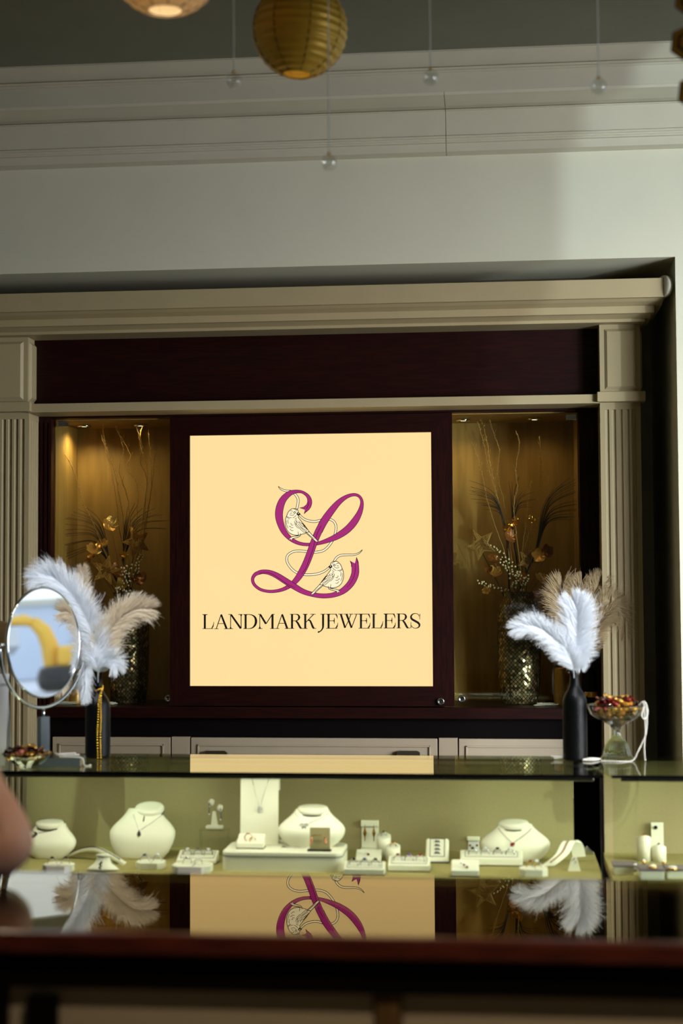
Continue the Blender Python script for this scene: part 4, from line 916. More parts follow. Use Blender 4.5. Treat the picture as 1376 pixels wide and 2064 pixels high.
MB().box(a.x-.003, c_.x+.008, a.y-.004, a.y+.022, PT, PT+.006, .001).build('foot', 'blackm', t)
hh = M(43, a.y); mm = Matrix.Translation((0, a.y+.008, PT+.006)) @ Matrix.Rotation(-.12, 4, 'X')
MB().box(a.x+.004, c_.x+.004, -.001, .002, 0, hh, 0, mm).build('card', 'board', t)
for k, (px, nm) in enumerate(((628, 'left'), (655, 'right'))):
    p = P(px, 1690, a.y-.004); e = thing('earring', p, 'rose gold drop earring, %s one on the grey beige card' % nm, 'earring'); b = MB()
    for j in range(4): b.ball(p+Vector(((-.0015 if k == 0 else .001)*j, 0, -.005*j)), .0045 if j in (0, 3) else .0034, 10, 6)
    b.build('beads', 'rgold', e); MB().tube([p+Vector((0, .001, .006)), p], .0008, 5).build('hook', 'rgold', e)
MB().tube([P(629, 1684, a.y+.004), P(648, 1683, a.y+.004)], .0012, 5).build('bar_clip', 'bronze', t)
# gold earring stand and two ring cylinders
def col_stand(px0, px1, pyt, pyb, lbl, cut=.3):
    a = B(px0, pyb); c = B(px1, pyb); Y = a.y; r = (c.x-a.x)/2; h = M(pyb-pyt, Y)*.93
    t = thing('ring_post', ((a.x+c.x)/2, Y+r, ZF), lbl, 'ring stand'); b = MB(); n = 32
    rows = []
    for f_ in (0, .985, 1.0):
        rows.append([Vector(((a.x+c.x)/2+r*(.94 if f_ == 1 else 1)*math.cos(2*PI*i/n), Y+r+r*(.94 if f_ == 1 else 1)*math.sin(2*PI*i/n), ZF+f_*h*(1 if f_ == 0 else 1)+(0 if f_ == 0 else cut*r*math.sin(2*PI*i/n)))) for i in range(n)])
    b.grid(rows, True, True, True); b.build('post', 'white', t)
    return Vector(((a.x+c.x)/2, Y+r, ZF+h))
a = B(727, 1714); c_ = B(763, 1714); t = thing('earring_stand', ((a.x+c_.x)/2, a.y, ZF), 'cream T shaped earring stand with gold earrings, right of the platform', 'earring stand')
hz = M(60, a.y); MB().box(a.x, c_.x, a.y-.004, a.y+.012, ZF+hz-.022, ZF+hz, .003).build('bar', 'white', t); MB().box(a.x+.002, c_.x, a.y+.012, a.y+.018, ZF, ZF+hz-.002).build('back_plate', 'white', t); MB().box(a.x, c_.x, a.y-.01, a.y+.02, ZF, ZF+.01, .002).build('foot', 'white', t)
for px, nm in ((735, 'left'), (753, 'right')):
    p = P(px, 1672, a.y-.006); e = thing('earring', p, 'long gold drop earring, %s one on the T shaped stand' % nm, 'earring')
    MB().lathe([(1e-5, -.042), (.0015, -.04), (.002, -.026), (.0062, -.012), (.003, .0), (.0012, .008), (1e-5, .009)], p, 8, sy=.6, smooth=False).build('drop', 'gold', e); MB().tube([p+Vector((0, 0, .008)), p+Vector((.001, .002, .018))], .0008, 5).build('hook', 'gold', e)
q = col_stand(758, 787, 1684, 1731, 'tall white round ring post beside the gold earrings'); ring(q+Vector((0, -.002, .004)), 'black_s', 'silver ring with a black stone on the tall round post', 'silver', .4, 0, 1.1)
q = col_stand(777, 806, 1706, 1738, 'short white round ring post in front of the tall one'); ring(q+Vector((0, -.002, .004)), 'amber_s', 'gold ring with an amber stone on the short round post', 'gold', .2, 0, 1.2)
# upright brooch pad
a = B(857, 1739); c_ = B(904, 1739); Y = a.y; hh = M(50, Y); mm = Matrix.Translation(((a.x+c_.x)/2, Y, ZF)) @ Matrix.Rotation(math.radians(-38), 4, 'X')
t = thing('brooch_pad', ((a.x+c_.x)/2, Y, ZF), 'upright cream pad with a framed column of small brooches, centre right', 'brooch pad'); w_ = (c_.x-a.x)/2
MB().box(-w_, w_, 0, .02, .004, hh*1.12, .007, mm).build('pad', 'white', t); MB().box(a.x-.001, c_.x+.001, Y-.003, Y+.05, ZF, ZF+.003).build('base_board', 'blackm', t)
b = MB(); x_, z0_, z1_ = w_*.62, hh*.28, hh*1.08
for (u0, v0, u1, v1) in ((-x_, z0_, x_, z0_), (-x_, z1_, x_, z1_), (-x_, z0_, -x_, z1_), (x_, z0_, x_, z1_)): b.tube([mm @ Vector((u0, -.001, v0)), mm @ Vector((u1, -.001, v1))], .0010, 4)
b.build('slot_piping', 'whitegrey', t)
for k, nm in enumerate(('lowest', 'second from the bottom', 'second from the top', 'topmost')):
    p = mm @ Vector((0, -.004, hh*(.42+.17*k))); e = thing('brooch', p, 'small dark leaf brooch, %s on the upright pad' % nm, 'brooch')
    b = MB()
    for j in range(3): b.tube([p+Vector((-.011+.002*j, 0, -.002+.003*j)), p+Vector((0, -.001, .002*j)), p+Vector((.011-.002*j, 0, -.003+.003*j))], [.0006, .0016, .0006], 5)
    b.build('leaves', 'dsilver', e); b = MB(); gem(b, p+Vector((0, -.002, .003)), .002); b.build('stone', 'clear_s', e)
# small stud earring stand
a = B(941, 1716); c_ = B(967, 1716); t = thing('earring_stand', ((a.x+c_.x)/2, a.y, ZF), 'tiny cream stud stand behind the long ring tray', 'earring stand'); hz = M(28, a.y)
MB().box(a.x, c_.x, a.y-.003, a.y+.008, ZF+hz-.012, ZF+hz+.002, .002).build('bar', 'white', t); MB().box(a.x+.004, c_.x-.002, a.y+.006, a.y+.01, ZF, ZF+hz-.004).build('back_plate', 'card', t)
for px, nm in ((947, 'left'), (961, 'right')):
    p = P(px, 1704, a.y-.003); e = thing('earring', p, 'tiny red gold stud, %s one on the tiny stand' % nm, 'earring'); b = MB(); gem(b, p, .0045); b.build('stone', 'amber_s', e); MB().tube([p, p+Vector((0, .008, 0))], .0008, 5).build('post', 'gold', e)
# white wedge
a = B(1145, 1756); c_ = B(1170, 1756); t = thing('ring_wedge', ((a.x+c_.x)/2, a.y, ZF), 'little white wedge stand with a purple stone ring, right end of the long case', 'ring stand'); hz = M(25, a.y)
MB().prism([(a.x, ZF), (c_.x, ZF), ((a.x+c_.x)/2+.008, ZF+hz), ((a.x+c_.x)/2-.008, ZF+hz)], a.y, a.y+.02, axis='y').build('wedge', 'white', t)
ring(Vector(((a.x+c_.x)/2, a.y-.003, ZF+hz-.008)), 'purple', 'silver ring with a purple stone on the little white wedge', 'silver', .1, 0, .8)
# right-hand case
def post2(px0, px1, pyt, pyb, lbl): return col_stand(px0, px1, pyt, pyb, lbl, -.55)
q = post2(1285, 1314, 1690, 1737, 'tall slanted white ring post in the right case'); ring(q+Vector((0, -.004, .003)), 'amber_s', 'red gold ring on the tall slanted post', 'rgold', .2, 0, 1.1)
q = post2(1314, 1344, 1710, 1738, 'short white ring post in the right case'); ring(q+Vector((0, -.002, .003)), 'black_s', 'silver ring with a black stone on the short post of the right case', 'silver', .2, 0, 1.1)
a = B(1312, 1721); c_ = B(1337, 1721); a.y -= .035; t = thing('earring_card_stand', ((a.x+c_.x)/2, a.y+.03, ZF), 'tall narrow cream card behind the posts in the right case', 'earring stand'); hz = M(62, a.y)
MB().box(a.x, c_.x, a.y+.03, a.y+.036, ZF, ZF+hz, .001).build('card', 'white', t); MB().box(a.x, c_.x, a.y+.025, a.y+.05, ZF, ZF+.005).build('foot', 'white', t)
p = P(1321, 1668, a.y+.024); e = thing('earring', p, 'black stone earring at the top of the narrow card', 'earring'); b = MB(); gem(b, p, .007); b.build('stone', 'black_s', e); MB().tube([p, p+Vector((0, .008, 0))], .001, 5).build('post', 'silver', e)
def block(px0, px1, pyt, pyb, lbl, dpx):
    a = B(px0, pyb); c = B(px1, pyb); t = thing('display_block', ((a.x+c.x)/2, a.y+dpx/2, ZF), lbl, 'display block'); h = M(pyb-pyt, a.y)
    MB().box(a.x, c.x, a.y, a.y+dpx, ZF, ZF+h*.8, .003).build('block', 'white', t); MB().box(a.x-.004, c.x+.002, a.y-.003, a.y+dpx+.01, ZF+h*.8, ZF+h, .001).build('suede_top', 'taupe', t); return ZF+h
zA = block(1238, 1276, 1744, 1764, 'low white block with a taupe suede top, left in the right case', .07); zB = block(1290, 1338, 1752, 1774, 'low white block with a taupe suede top, front of the right case', .07); zC = block(1344, 1420, 1752, 1772, 'low taupe topped block cut by the right edge of the photo', .07)
for k, (px, py, r, m_, z_, lb) in enumerate(((1276, 1741, .014, 'taupe', zA, 'grey cameo brooch in a silver rim, leftmost in the right case'), (1315, 1747, .014, 'cameo', zB, 'white cameo brooch in a gold rim, middle one in the right case'), (1355, 1750, .016, 'cameo', zC, 'large white cameo brooch in a gold rim, at the right edge'), (1297, 1737, .007, 'cameo', zA, 'small white cameo button at the foot of the tall slanted post'), (1338, 1738, .007, 'cameo', zB, 'small white cameo button at the foot of the short post'))):
    p = G(px, py+3, z_)
    p.z = z_+.001 if k not in (0, 3, 4) else ZF+.001
    if k in (0, 3, 4): p = G(px, py+3, ZF+.02); p.z = ZF+.001; MB()
    t = thing('cameo_brooch', p, lb, 'brooch', None)
    hgt = .02 if k in (0, 3, 4) else 0
    if hgt: MB().lathe([(r*.9, 0), (r*.9, .018)], p, 20).build('pedestal', 'taupe', t)
    MB().lathe([(r, hgt), (r*1.1, hgt+.003), (r, hgt+.006), (r*.85, hgt+.006)], p, 28, smooth=True).build('rim', 'gold' if k else 'silver', t)
    MB().lathe([(r*.9, hgt+.005), (r*.75, hgt+.009), (r*.4, hgt+.011), (1e-5, hgt+.0115)], p, 24).build('cameo', m_, t)
# ------------------------------------------------------------ feathers
def feather(name, spine, Y, wid, m_, lbl, grp=None, dens=1.0, curl=.35, seed=1, yb=0.0, ang0=58, lw=.0011, base=None):
    """spine: pixel points from quill to tip at depth Y; wid: half width in pixels along the vane"""
    R_ = random.Random(seed); pts = [P(x, y, Y+yb*i/len(spine)) for i, (x, y) in enumerate(spine)]
    if base: pts = [Vector(base)]+pts
    q = [Vector(p) for p in cat_rom([tuple(p) for p in pts], 12)]; n = len(q)
    t = thing(name, q[0], lbl, 'feather', grp)
    MB().tube(q, [.0016*(1-i/n)+.0003 for i in range(n)], 5).build('quill', m_, t)
    b = MB(); N = int(1500*dens); w_ = M(wid, Y)
    vd = (q[n//2]-CAM).normalized()
    for i in range(N):
        f = (i+R_.random())/N; k = f*(n-1.01); a = int(k); p = q[a].lerp(q[a+1], k-a); tg = (q[min(a+1, n-1)]-q[max(a-1, 0)]).normalized()
        if f < (.16 if base else .03): continue
        side = tg.cross(vd).normalized()
        pr = min(1, ((f-.02)/.22))**.6*(1-max(0, (f-.72)/.28)**2.2*.55)
        for s in (-1, 1):
            L = w_*1.25*pr*R_.uniform(.6, 1.2); th = math.radians(ang0*(1-.40*f)+R_.uniform(-20, 20))
            if R_.random() < .04: L *= 1.3
            dz = R_.uniform(-.45, .45)
            d = (tg*math.cos(th)+side*s*math.sin(th)+vd*dz).normalized(); cdir = (tg*R_.uniform(-.2, 1.0)-side*s*.2+Vector((0, 0, -.9 if R_.random() < .6 else .1))+vd*dz).normalized()
            c = p.copy(); seg = 5; pv = []; ww = lw*R_.uniform(.7, 1.2)
            nrm = d.cross(vd); nrm = nrm.normalized() if nrm.length > 1e-4 else side
            nrm = (nrm+vd*R_.uniform(-.8, .8)).normalized()
            for j in range(seg+1):
                g = j/seg; pv.append(c-nrm*ww*(1-g*.75)); pv.append(c+nrm*ww*(1-g*.75))
                dd = (d*(1-curl*g*g)+cdir*curl*g*g).normalized(); c = c+dd*(L/seg)
            b.add(pv, [(2*j, 2*j+1, 2*j+3, 2*j+2) for j in range(seg)], True)
    b.build('vane', m_, t, fix=False)
    return t
# ------------------------------------------------------------ black bottles
def bottle(px, pybase, pytop, wpx, lbl, Y=None):
    o = G(px, pybase, CT) if Y is None else Y; r = M(wpx, o.y)/2; h = M(pybase-pytop, o.y)
    t = thing('wine_bottle', o, lbl, 'bottle')
    pr = [(r*.85, 0), (r*.98, .003), (r, .01), (r, h*.56), (r*.97, h*.61), (r*.8, h*.665), (r*.55, h*.71), (r*.4, h*.755), (r*.36, h*.82), (r*.34, h*.95), (r*.42, h*.955), (r*.42, h*.985), (r*.36, h), (r*.28, h), (r*.27, h*.9)]
    MB().lathe(pr, o, 40).build('body', 'bottle', t)
    return t, o, r, h
t, bo1, br1, bh1 = bottle(197, 1527, 1345, 51, 'black glitter bottle holding cream plumes, with gold beads round its neck')
bm1 = bo1+Vector((0, 0, bh1)); Y1_ = bo1.y
gF = 'cream plumes in the beaded bottle'
feather('ostrich_plume', [(197, 1345), (190, 1300), (172, 1245), (140, 1195), (104, 1163), (72, 1165)], Y1_-.03, 39, 'fwhite', 'largest white plume, arching up and left over the round mirror', gF, 1.5, .6, 3, -.05, base=bm1-Vector((0, 0, .09)))
feather('ostrich_plume', [(199, 1345), (207, 1305), (228, 1262), (262, 1232), (303, 1227)], Y1_-.02, 35, 'fcream', 'cream plume fanning to the right of the beaded bottle', gF, 1.3, .5, 5, base=bm1-Vector((0, 0, .09)))
feather('ostrich_plume', [(196, 1346), (186, 1322), (176, 1335), (171, 1370), (172, 1408)], Y1_-.05, 24, 'fwhite', 'short white plume drooping down the front of the beaded bottle', gF, .8, .25, 7, ang0=40, base=bm1-Vector((0, 0, .05)))
feather('ostrich_plume', [(194, 1345), (165, 1318), (138, 1328), (126, 1360), (124, 1392)], Y1_+.03, 26, 'fcream', 'small grey cream plume drooping behind the mirror rim', gF, .8, .25, 9, ang0=42, base=bm1-Vector((0, 0, .05)))
feather('ostrich_plume', [(197, 1345), (186, 1290), (176, 1235), (168, 1180), (166, 1146)], Y1_+.05, 20, 'fcream', 'slim upright cream plume tip behind the large white one', gF, .8, .5, 10, base=bm1-Vector((0, 0, .09)))
feather('ostrich_plume', [(201, 1345), (212, 1335), (226, 1330), (236, 1348)], Y1_-.03, 24, 'fwhite', 'tuft of white plume at the right of the beaded bottle mouth', gF, .6, .3, 12, base=bm1-Vector((0, 0, .05)))
feather('ostrich_plume', [(196, 1345), (180, 1310), (160, 1270), (150, 1240)], Y1_+.01, 26, 'fcream', 'inner cream plume between the bottle mouth and the mirror', gF, .8, .5, 13, base=bm1-Vector((0, 0, .06)))
t, bo2, br2, bh2 = bottle(1159, 1532, 1335, 48, 'black glitter bottle holding two bright white plumes, left of the candy dish')
bm2 = bo2+Vector((0, 0, bh2)); Y2_ = bo2.y; gG = 'white plumes in the right bottle'
feather('ostrich_plume', [(1156, 1340), (1159, 1305), (1162, 1265), (1163, 1235), (1155, 1213)], Y2_-.02, 36, 'fwhite', 'upright bright white plume in the right bottle', gG, 1.5, .35, 21, base=bm2-Vector((0, 0, .09)))
feather('ostrich_plume', [(1154, 1342), (1138, 1312), (1110, 1282), (1075, 1262), (1036, 1267)], Y2_-.03, 27, 'fwhite', 'bright white plume leaning left from the right bottle', gG, 1.3, .35, 22, base=bm2-Vector((0, 0, .09)))
feather('ostrich_plume', [(1158, 1342), (1166, 1325), (1170, 1345)], Y2_-.02, 16, 'fwhite', 'short white tuft at the mouth of the right bottle', gG, .5, .3, 23, base=bm2-Vector((0, 0, .05)))
# beads hanging on the left bottle
def strand(pts, r, m_, lbl, cat_='bead strand', name='bead_strand', step=2.05, n=8, k=6):
    q = [Vector(p) for p in cat_rom([tuple(p) for p in pts], 30)]; b = MB(); acc = 0; last = q[0]; b.ball(last, r, n, k); dist = 0
    for i in range(1, len(q)):
        sg = (q[i]-q[i-1]).length; dist += sg
        if dist >= r*step: b.ball(q[i], r, n, k); dist = 0
    return tag(b.build(name, m_, org=q[0], fix=False), lbl, cat_)
yb_ = bo1.y-br1-.004
def b1(px, py, dy=0): return P(px, py, yb_+dy)
MBs = [b1(204, 1388, .018), b1(192, 1392, .030), b1(190, 1384, .045), b1(206, 1382, .040), b1(205, 1392, .014), b1(200, 1405, .006), b1(198, 1440), b1(196, 1480), b1(197, 1526, .0), ]
p_ = b1(197, 1528); p_.z = CT+.0035; MBs[-1] = p_
strand(MBs, .0034, 'gbead', 'gold bead strand looped round the neck of the left bottle')
MB2 = [b1(205, 1390, .016), b1(203, 1410, .003), b1(203, 1450), b1(202, 1490), b1(203, 1524)]; MB2[-1].z = CT+.0035
strand(MB2, .0034, 'gbead', 'second gold bead strand hanging straight down the left bottle')

# ------------------------------------------------------------ round vanity mirror
mr = thing('vanity_mirror', Vector((MC.x, MC.y, CT)), 'round chrome tabletop mirror turned aside, reflecting sky and a yellow machine', 'mirror')
mrot = MN.to_track_quat('Z', 'Y').to_matrix().to_4x4()
MB().lathe([(1e-5, 0), (MR*.965, 0), (MR*.965, -.002), (1e-5, -.002)], MC, 96, m=mrot, smooth=False).build('mirror_glass', 'mirror', mr)
MB().lathe([(MR*.965, -.001), (MR*.965, .001), (MR*.98, .004), (MR, .001), (MR, -.008), (MR*.97, -.010), (MR*.9, -.010), (1e-5, -.010)], MC+MN*-.0005, 96, m=mrot, caps=False).build('rim', 'chrome', mr)
ux = MN.cross(Vector((0, 0, 1))).normalized(); uz = ux.cross(MN).normalized()*-1
if uz.z < 0: uz = -uz
yk = []
for i in range(49):
    a_ = PI+(PI*i/48)*1.0-.02; rr = MR*1.17
    yk.append(MC-MN*.004+ux*rr*math.cos(a_)+Vector((0, 0, 1))*rr*math.sin(a_))
MB().tube(yk, .0062, 10).build('yoke', 'chrome', mr)
for s in (-1, 1): MB().tube([MC-MN*.004+ux*s*MR*1.17, MC-MN*.004+ux*s*MR*.99], .0045, 8).build('pivot', 'chrome', mr)
low_ = MC-MN*.004-Vector((0, 0, MR*1.17)); zb_ = P(92, 1444, low_.y).z
MB().tube([low_, Vector((low_.x, low_.y, zb_-.01))], .005, 10).build('rod', 'chrome', mr)
mm = Matrix.Translation((low_.x, low_.y, 0)) @ Matrix.Rotation(math.radians(38), 4, 'Z'); w_ = .0165
MB().box(-w_, w_, -w_, w_, CT+.029, zb_, .0015, mm).build('post', 'glassy', mr)
mm = Matrix.Translation((low_.x+.05, low_.y+.0, 0)) @ Matrix.Rotation(math.radians(4), 4, 'Z')
MB().box(-.085, .087, -.05, .05, CT, CT+.030, .003, mm).build('base', 'glassy', mr)
bs = Vector((low_.x+.05, low_.y, CT))
# second tan oval mirror behind, cut by the left edge
q = P(2, 1282, 5.5); tm = thing('oval_mirror', (q.x, q.y, CT), 'tan oval mirror back half hidden behind the round mirror', 'mirror')
MB().lathe([(1e-5, -.006), (.05, -.006), (.055, 0), (.05, .006), (1e-5, .006)], q, 40, m=Matrix.Rotation(PI/2, 4, 'X'), sy=1, sx=1).build('back', 'fbeige', tm)
MB().tube([q-Vector((0, 0, .05)), Vector((q.x, q.y, CT+.008))], .008, 10).build('stem', 'steel', tm); MB().lathe([(.06, 0), (.06, .005), (.01, .012), (1e-5, .012)], (q.x, q.y, CT), 32).build('foot', 'steel', tm)
# white card at the left edge
ca, cb_, cc = P(-62, 1352, 5.20), P(19, 1358, 5.22), None
hz = ca.z; ct = thing('tent_card', ((ca.x+cb_.x)/2, 5.21, CT), 'white printed card standing at the left edge of the case top', 'card')
b = MB(); zt_ = P(19, 1357, 5.22).z; b.prism([(5.20, zt_), (5.2025, zt_), (5.25, CT), (5.247, CT)], ca.x, cb_.x, axis='x'); b.prism([(5.20, zt_), (5.2025, zt_), (5.16, CT), (5.157, CT)], ca.x, cb_.x+.006, axis='x'); b.build('folded_card', 'card', ct)
fcv = bpy.data.curves.new('print', 'FONT'); fcv.body = 'LANDMARK JEWELERS'; fcv.size = .0135; fcv.align_x = 'RIGHT'
fo = bpy.data.objects.new('print', fcv); C.objects.link(fo); dg_ = bpy.context.evaluated_depsgraph_get(); me = bpy.data.meshes.new_from_object(fo.evaluated_get(dg_)); bpy.data.objects.remove(fo)
po = bpy.data.objects.new('printed_words', me); me.materials.append(MT['ink']); C.objects.link(po); po.parent = ct; tp_ = P(13, 1383, 5.19); zf_ = (zt_-tp_.z)/(zt_-CT)
po.location = Vector((tp_.x, 5.20-.043*zf_-.0012, tp_.z))-Vector(ct.location); po.rotation_euler = (PI/2-.12, 0, 0)

# ------------------------------------------------------------ candy dishes
def candy_proto(m_):
    o = MB(); o.ball((0, 0, 0), .0105, 10, 6, sx=1.25, sz=.8)
    for s in (-1, 1):
        n = 10; c = [Vector((s*.012, 0, 0))]; ring_ = [Vector((s*(.022+.002*math.cos(3*i)), .0085*math.cos(2*PI*i/n), .0065*math.sin(2*PI*i/n)+.001*math.sin(5*i))) for i in range(n)]; nk = [Vector((s*.0125, .003*math.cos(2*PI*i/n), .003*math.sin(2*PI*i/n))) for i in range(n)]
        o.grid([nk, ring_], True)
    return o.build('wrapped_candy', m_)
CP = {}
def candy(loc, m_, lbl, grp, rot, s=1.0):
    if m_ not in CP: CP[m_] = o = candy_proto(m_); 
    else: o = CP[m_].copy(); C.objects.link(o)
    o.location = loc; o.rotation_euler = rot; o.scale = (s,)*3; o['label'] = lbl; o['category'] = 'candy'; o['group'] = grp
CN = {'candy_gold': 'gold', 'candy_red': 'dark red', 'candy_blue': 'blue', 'candy_brown': 'brown', 'candy_pink': 'pink'}
# pedestal dish
dq = G(1243, 1531, CT); dR = M(58, dq.y); dz0 = CT
zs = lambda py: P(1243, py, dq.y).z
d = thing('pedestal_dish', dq, 'pressed glass pedestal dish full of wrapped candy, draped with pearls', 'dish')
zr_ = zs(1420); zbw = zs(1460); zst = zs(1478)
outer = [(dR*.60, CT+.0), (dR*.60, CT+.004), (dR*.52, CT+.010), (dR*.46, CT+.018), (dR*.40, zs(1505)), (dR*.32, zs(1495)), (dR*.18, zs(1487)), (dR*.13, zst), (dR*.15, zs(1470)), (dR*.24, zbw-.002), (dR*.55, zs(1452)), (dR*.86, zs(1440)), (dR*.98, zr_-.004), (dR*1.0, zr_)]
MB().lathe(outer[:9], dq*1-Vector((0, 0, dq.z)), 64, flute=16, fl=.035).build('foot', 'clear', d)
bowl_in = [(dR*.96, zr_), (dR*.93, zr_-.004), (dR*.80, zs(1438)), (dR*.5, zs(1449)), (1e-5, zs(1455))]
MB().lathe(outer[8:]+bowl_in, dq*1-Vector((0, 0, dq.z)), 64, flute=16, fl=.012).build('bowl', 'clear', d)
cols = ['candy_gold', 'candy_red', 'candy_brown', 'candy_gold', 'candy_pink', 'candy_brown', 'candy_gold', 'candy_gold', 'candy_red', 'candy_brown', 'candy_red']
R1 = random.Random(5)
for L_, (nn, rr, zz_) in enumerate(((5, .30, 1446), (9, .58, 1437), (12, .74, 1427), (10, .62, 1418), (9, .55, 1411), (4, .25, 1406))):
    for i in range(nn):
        a_ = 2*PI*i/nn+L_*.7; c = 'candy_gold' if (L_ < 3 and R1.random() < .6) else cols[R1.randrange(len(cols))]
        if (L_, i) in ((3, 7), (4, 8)): c = 'candy_blue'
        candy((dq.x+dR*rr*math.cos(a_)*R1.uniform(.85, 1), dq.y+dR*rr*math.sin(a_)*R1.uniform(.85, 1), zs(zz_)+R1.uniform(-.003, .003)), c, '%s foil wrapped candy heaped in the pedestal dish' % CN[c], '%s candies in the pedestal dish' % CN[c], (R1.uniform(-.6, .6), R1.uniform(-.6, .6), R1.uniform(0, 6)), R1.uniform(.85, 1.15))
# shallow dish on the left
lq = G(55, 1548, CT); lR = M(51, lq.y); zl = lambda py: P(55, py, lq.y).z
d = thing('glass_dish', lq, 'shallow cut glass bowl of wrapped candy in front of the round mirror', 'dish')
lo_ = [(lR*.42, CT), (lR*.45, CT+.004), (lR*.50, zl(1540)), (lR*.72, zl(1532)), (lR*.95, zl(1521)), (lR*1.0, zl(1517)), (lR*.96, zl(1517)), (lR*.9, zl(1521)), (lR*.68, zl(1530)), (lR*.4, zl(1537)), (1e-5, zl(1538))]
MB().lathe(lo_, Vector((lq.x, lq.y, 0)), 64, flute=20, fl=.025).build('bowl', 'clear', d)
for L_, (nn, rr, zz_) in enumerate(((7, .45, 1529), (12, .75, 1520), (9, .55, 1513), (5, .3, 1508))):
    for i in range(nn):
        a_ = 2*PI*i/nn+L_*.5; c = cols[R1.randrange(len(cols))]
        candy((lq.x+lR*rr*math.cos(a_)*R1.uniform(.85, 1), lq.y+lR*rr*math.sin(a_)*R1.uniform(.85, 1), zl(zz_)+R1.uniform(-.003, .003)), c, '%s foil wrapped candy in the shallow glass bowl' % CN[c], '%s candies in the shallow bowl' % CN[c], (R1.uniform(-.6, .6), R1.uniform(-.6, .6), R1.uniform(0, 6)), R1.uniform(.85, 1.1))
# pearls on the pedestal dish
def dp(px, py, dy=0): return P(px, py, dq.y+dy)
strand([dp(1288, 1420, -.03), dp(1296, 1414, -.04), dp(1302, 1420, -.045), dp(1305, 1438, -.05), dp(1299, 1450, -.05), dp(1293, 1442, -.05), dp(1297, 1424, -.05)], .0027, 'pearl', 'small pearl loop hooked over the rim of the pedestal dish')
e1 = dp(1274, 1528, -.06); e1.z = CT+.003; e2 = dp(1210, 1531, -.07); e2.z = CT+.003
strand([dp(1298, 1416, -.04), dp(1303, 1440, -.05), dp(1302, 1475, -.05), dp(1294, 1497, -.055), dp(1285, 1515, -.058), e1, Vector((dq.x, dq.y-.085, CT+.003)), e2], .0027, 'pearl', 'pearl strand falling from the dish rim and curving round its foot')
e3 = dp(1300, 1529, -.05); e3.z = CT+.003
strand([dp(1296, 1416, -.04), dp(1299, 1450, -.052), dp(1300, 1480, -.05), dp(1298, 1510, -.05), e3], .0027, 'pearl', 'straight pearl strand hanging from the dish rim to the glass')
R2 = random.Random(8)
def heap(cx_, cy_, z, rx, ry, n, r, m_, lbl, h=.012):
    pts = [Vector((cx_+rx*R2.uniform(.3, 1)*math.cos(i*1.9), cy_+ry*R2.uniform(.3, 1)*math.sin(i*1.9+.4), z+r+R2.uniform(0, h))) for i in range(n)]
    return strand(pts, r, m_, lbl, n=6, k=4)
h0 = G(1140, 1531, CT); heap(h0.x, h0.y, CT, .055, .02, 16, .0027, 'pearl', 'heap of cream pearls in front of the right bottle', .012)
a_, b_ = G(1165, 1532, CT), G(1212, 1530, CT)
for k in range(3): strand([Vector((a_.x, a_.y-.02-.006*k, CT+.003)), Vector(((a_.x+b_.x)/2, a_.y-.045+.01*k, CT+.0035+.003*k)), Vector((b_.x, b_.y-.02-.006*k, CT+.003))], .0027, 'pearl', ('front', 'middle', 'back')[k]+' one of three pearl rows between the right bottle and the dish')
heap(bs.x+.03, bs.y-.01, CT+.030, .06, .03, 14, .0026, 'pearl', 'pearls piled on the square base of the round mirror', .012)
e = Vector((bs.x+.09, bs.y-.03, CT)); strand([Vector((bs.x+.02, bs.y-.04, CT+.034)), Vector((bs.x+.07, bs.y-.045, CT+.034)), e+Vector((.004, 0, .028)), e+Vector((.012, .0, .004)), e+Vector((.03, .01, .003)), e+Vector((.022, .03, .003))], .0026, 'pearl', 'pearl strand spilling off the mirror base towards the left bottle')

# ------------------------------------------------------------ niches: vases, branches and ornaments
def vase(pxc, wpx, pyb_, pyt, lbl):
    Yv = 7.235; o = P(pxc, pyb_, Yv); o.z = zd; r = M(wpx, Yv)/2; h = P(pxc, pyt, Yv).z-zd
    t = thing('mosaic_vase', o, lbl, 'vase')
    pr = [(r*.80, 0), (r*.86, .006), (r*.95, h*.2), (r, h*.5), (r, h*.72), (r*.97, h*.82), (r*.88, h*.89), (r*.74, h*.94), (r*.70, h*.965), (r*.78, h), (r*.73, h), (r*.66, h*.95), (r*.8, h*.85)]
    MB().lathe(pr, o, 72).build('body', 'mosaic', t)
    return t, o, r, h
tv1, vo1, vr1, vh1 = vase(259, 84, 1414, 1194, 'tall gold mosaic vase in the left niche, behind the cream plumes')
tv2, vo2, vr2, vh2 = vase(1047, 87, 1416, 1193, 'tall gold mosaic vase in the right niche')
def N(px, py, y=7.235): return P(px, py, y)
def mouth(vo, vh, vr): a = R2.uniform(0, 2*PI); return vo+Vector((vr*.4*math.cos(a), vr*.4*math.sin(a), vh*.82))
def branch(pts, vo, vh, vr, lbl, grp, dy=0.0):
    q = [mouth(vo, vh, vr)]+[N(x, y, 7.235+max(-.12, min(.13, dy))) for x, y in reversed(pts)]
    q = [Vector(p) for p in cat_rom([tuple(p) for p in q], 8)]; q = [p+Vector((R2.uniform(-.002, .002), R2.uniform(-.002, .002), 0)) for p in q]
    t = thing('glitter_branch', q[0], lbl, 'branch', grp); n = len(q)
    b = MB(); b.tube(q, [.0021*(1-.55*i/n) for i in range(n)], 5)
    for i in range(n//3, n-3, 4):
        s = R2.choice((-1, 1)); b.tube([q[i], q[i]+Vector((s*.006, 0, .01)), q[i]+Vector((s*.009, 0, .022))], [.001, .0008, .0004], 4)
    b.build('twig', 'twig', t)
    b = MB()
    for i in range(n//4, n):
        for _ in range(3):
            p = q[i]+Vector((R2.gauss(0, .0025), R2.gauss(0, .0025), R2.uniform(-.006, .006))); b.ball(p, R2.uniform(.0007, .0017), 5, 3)
    b.build('glitter', 'glit', t, fix=False)
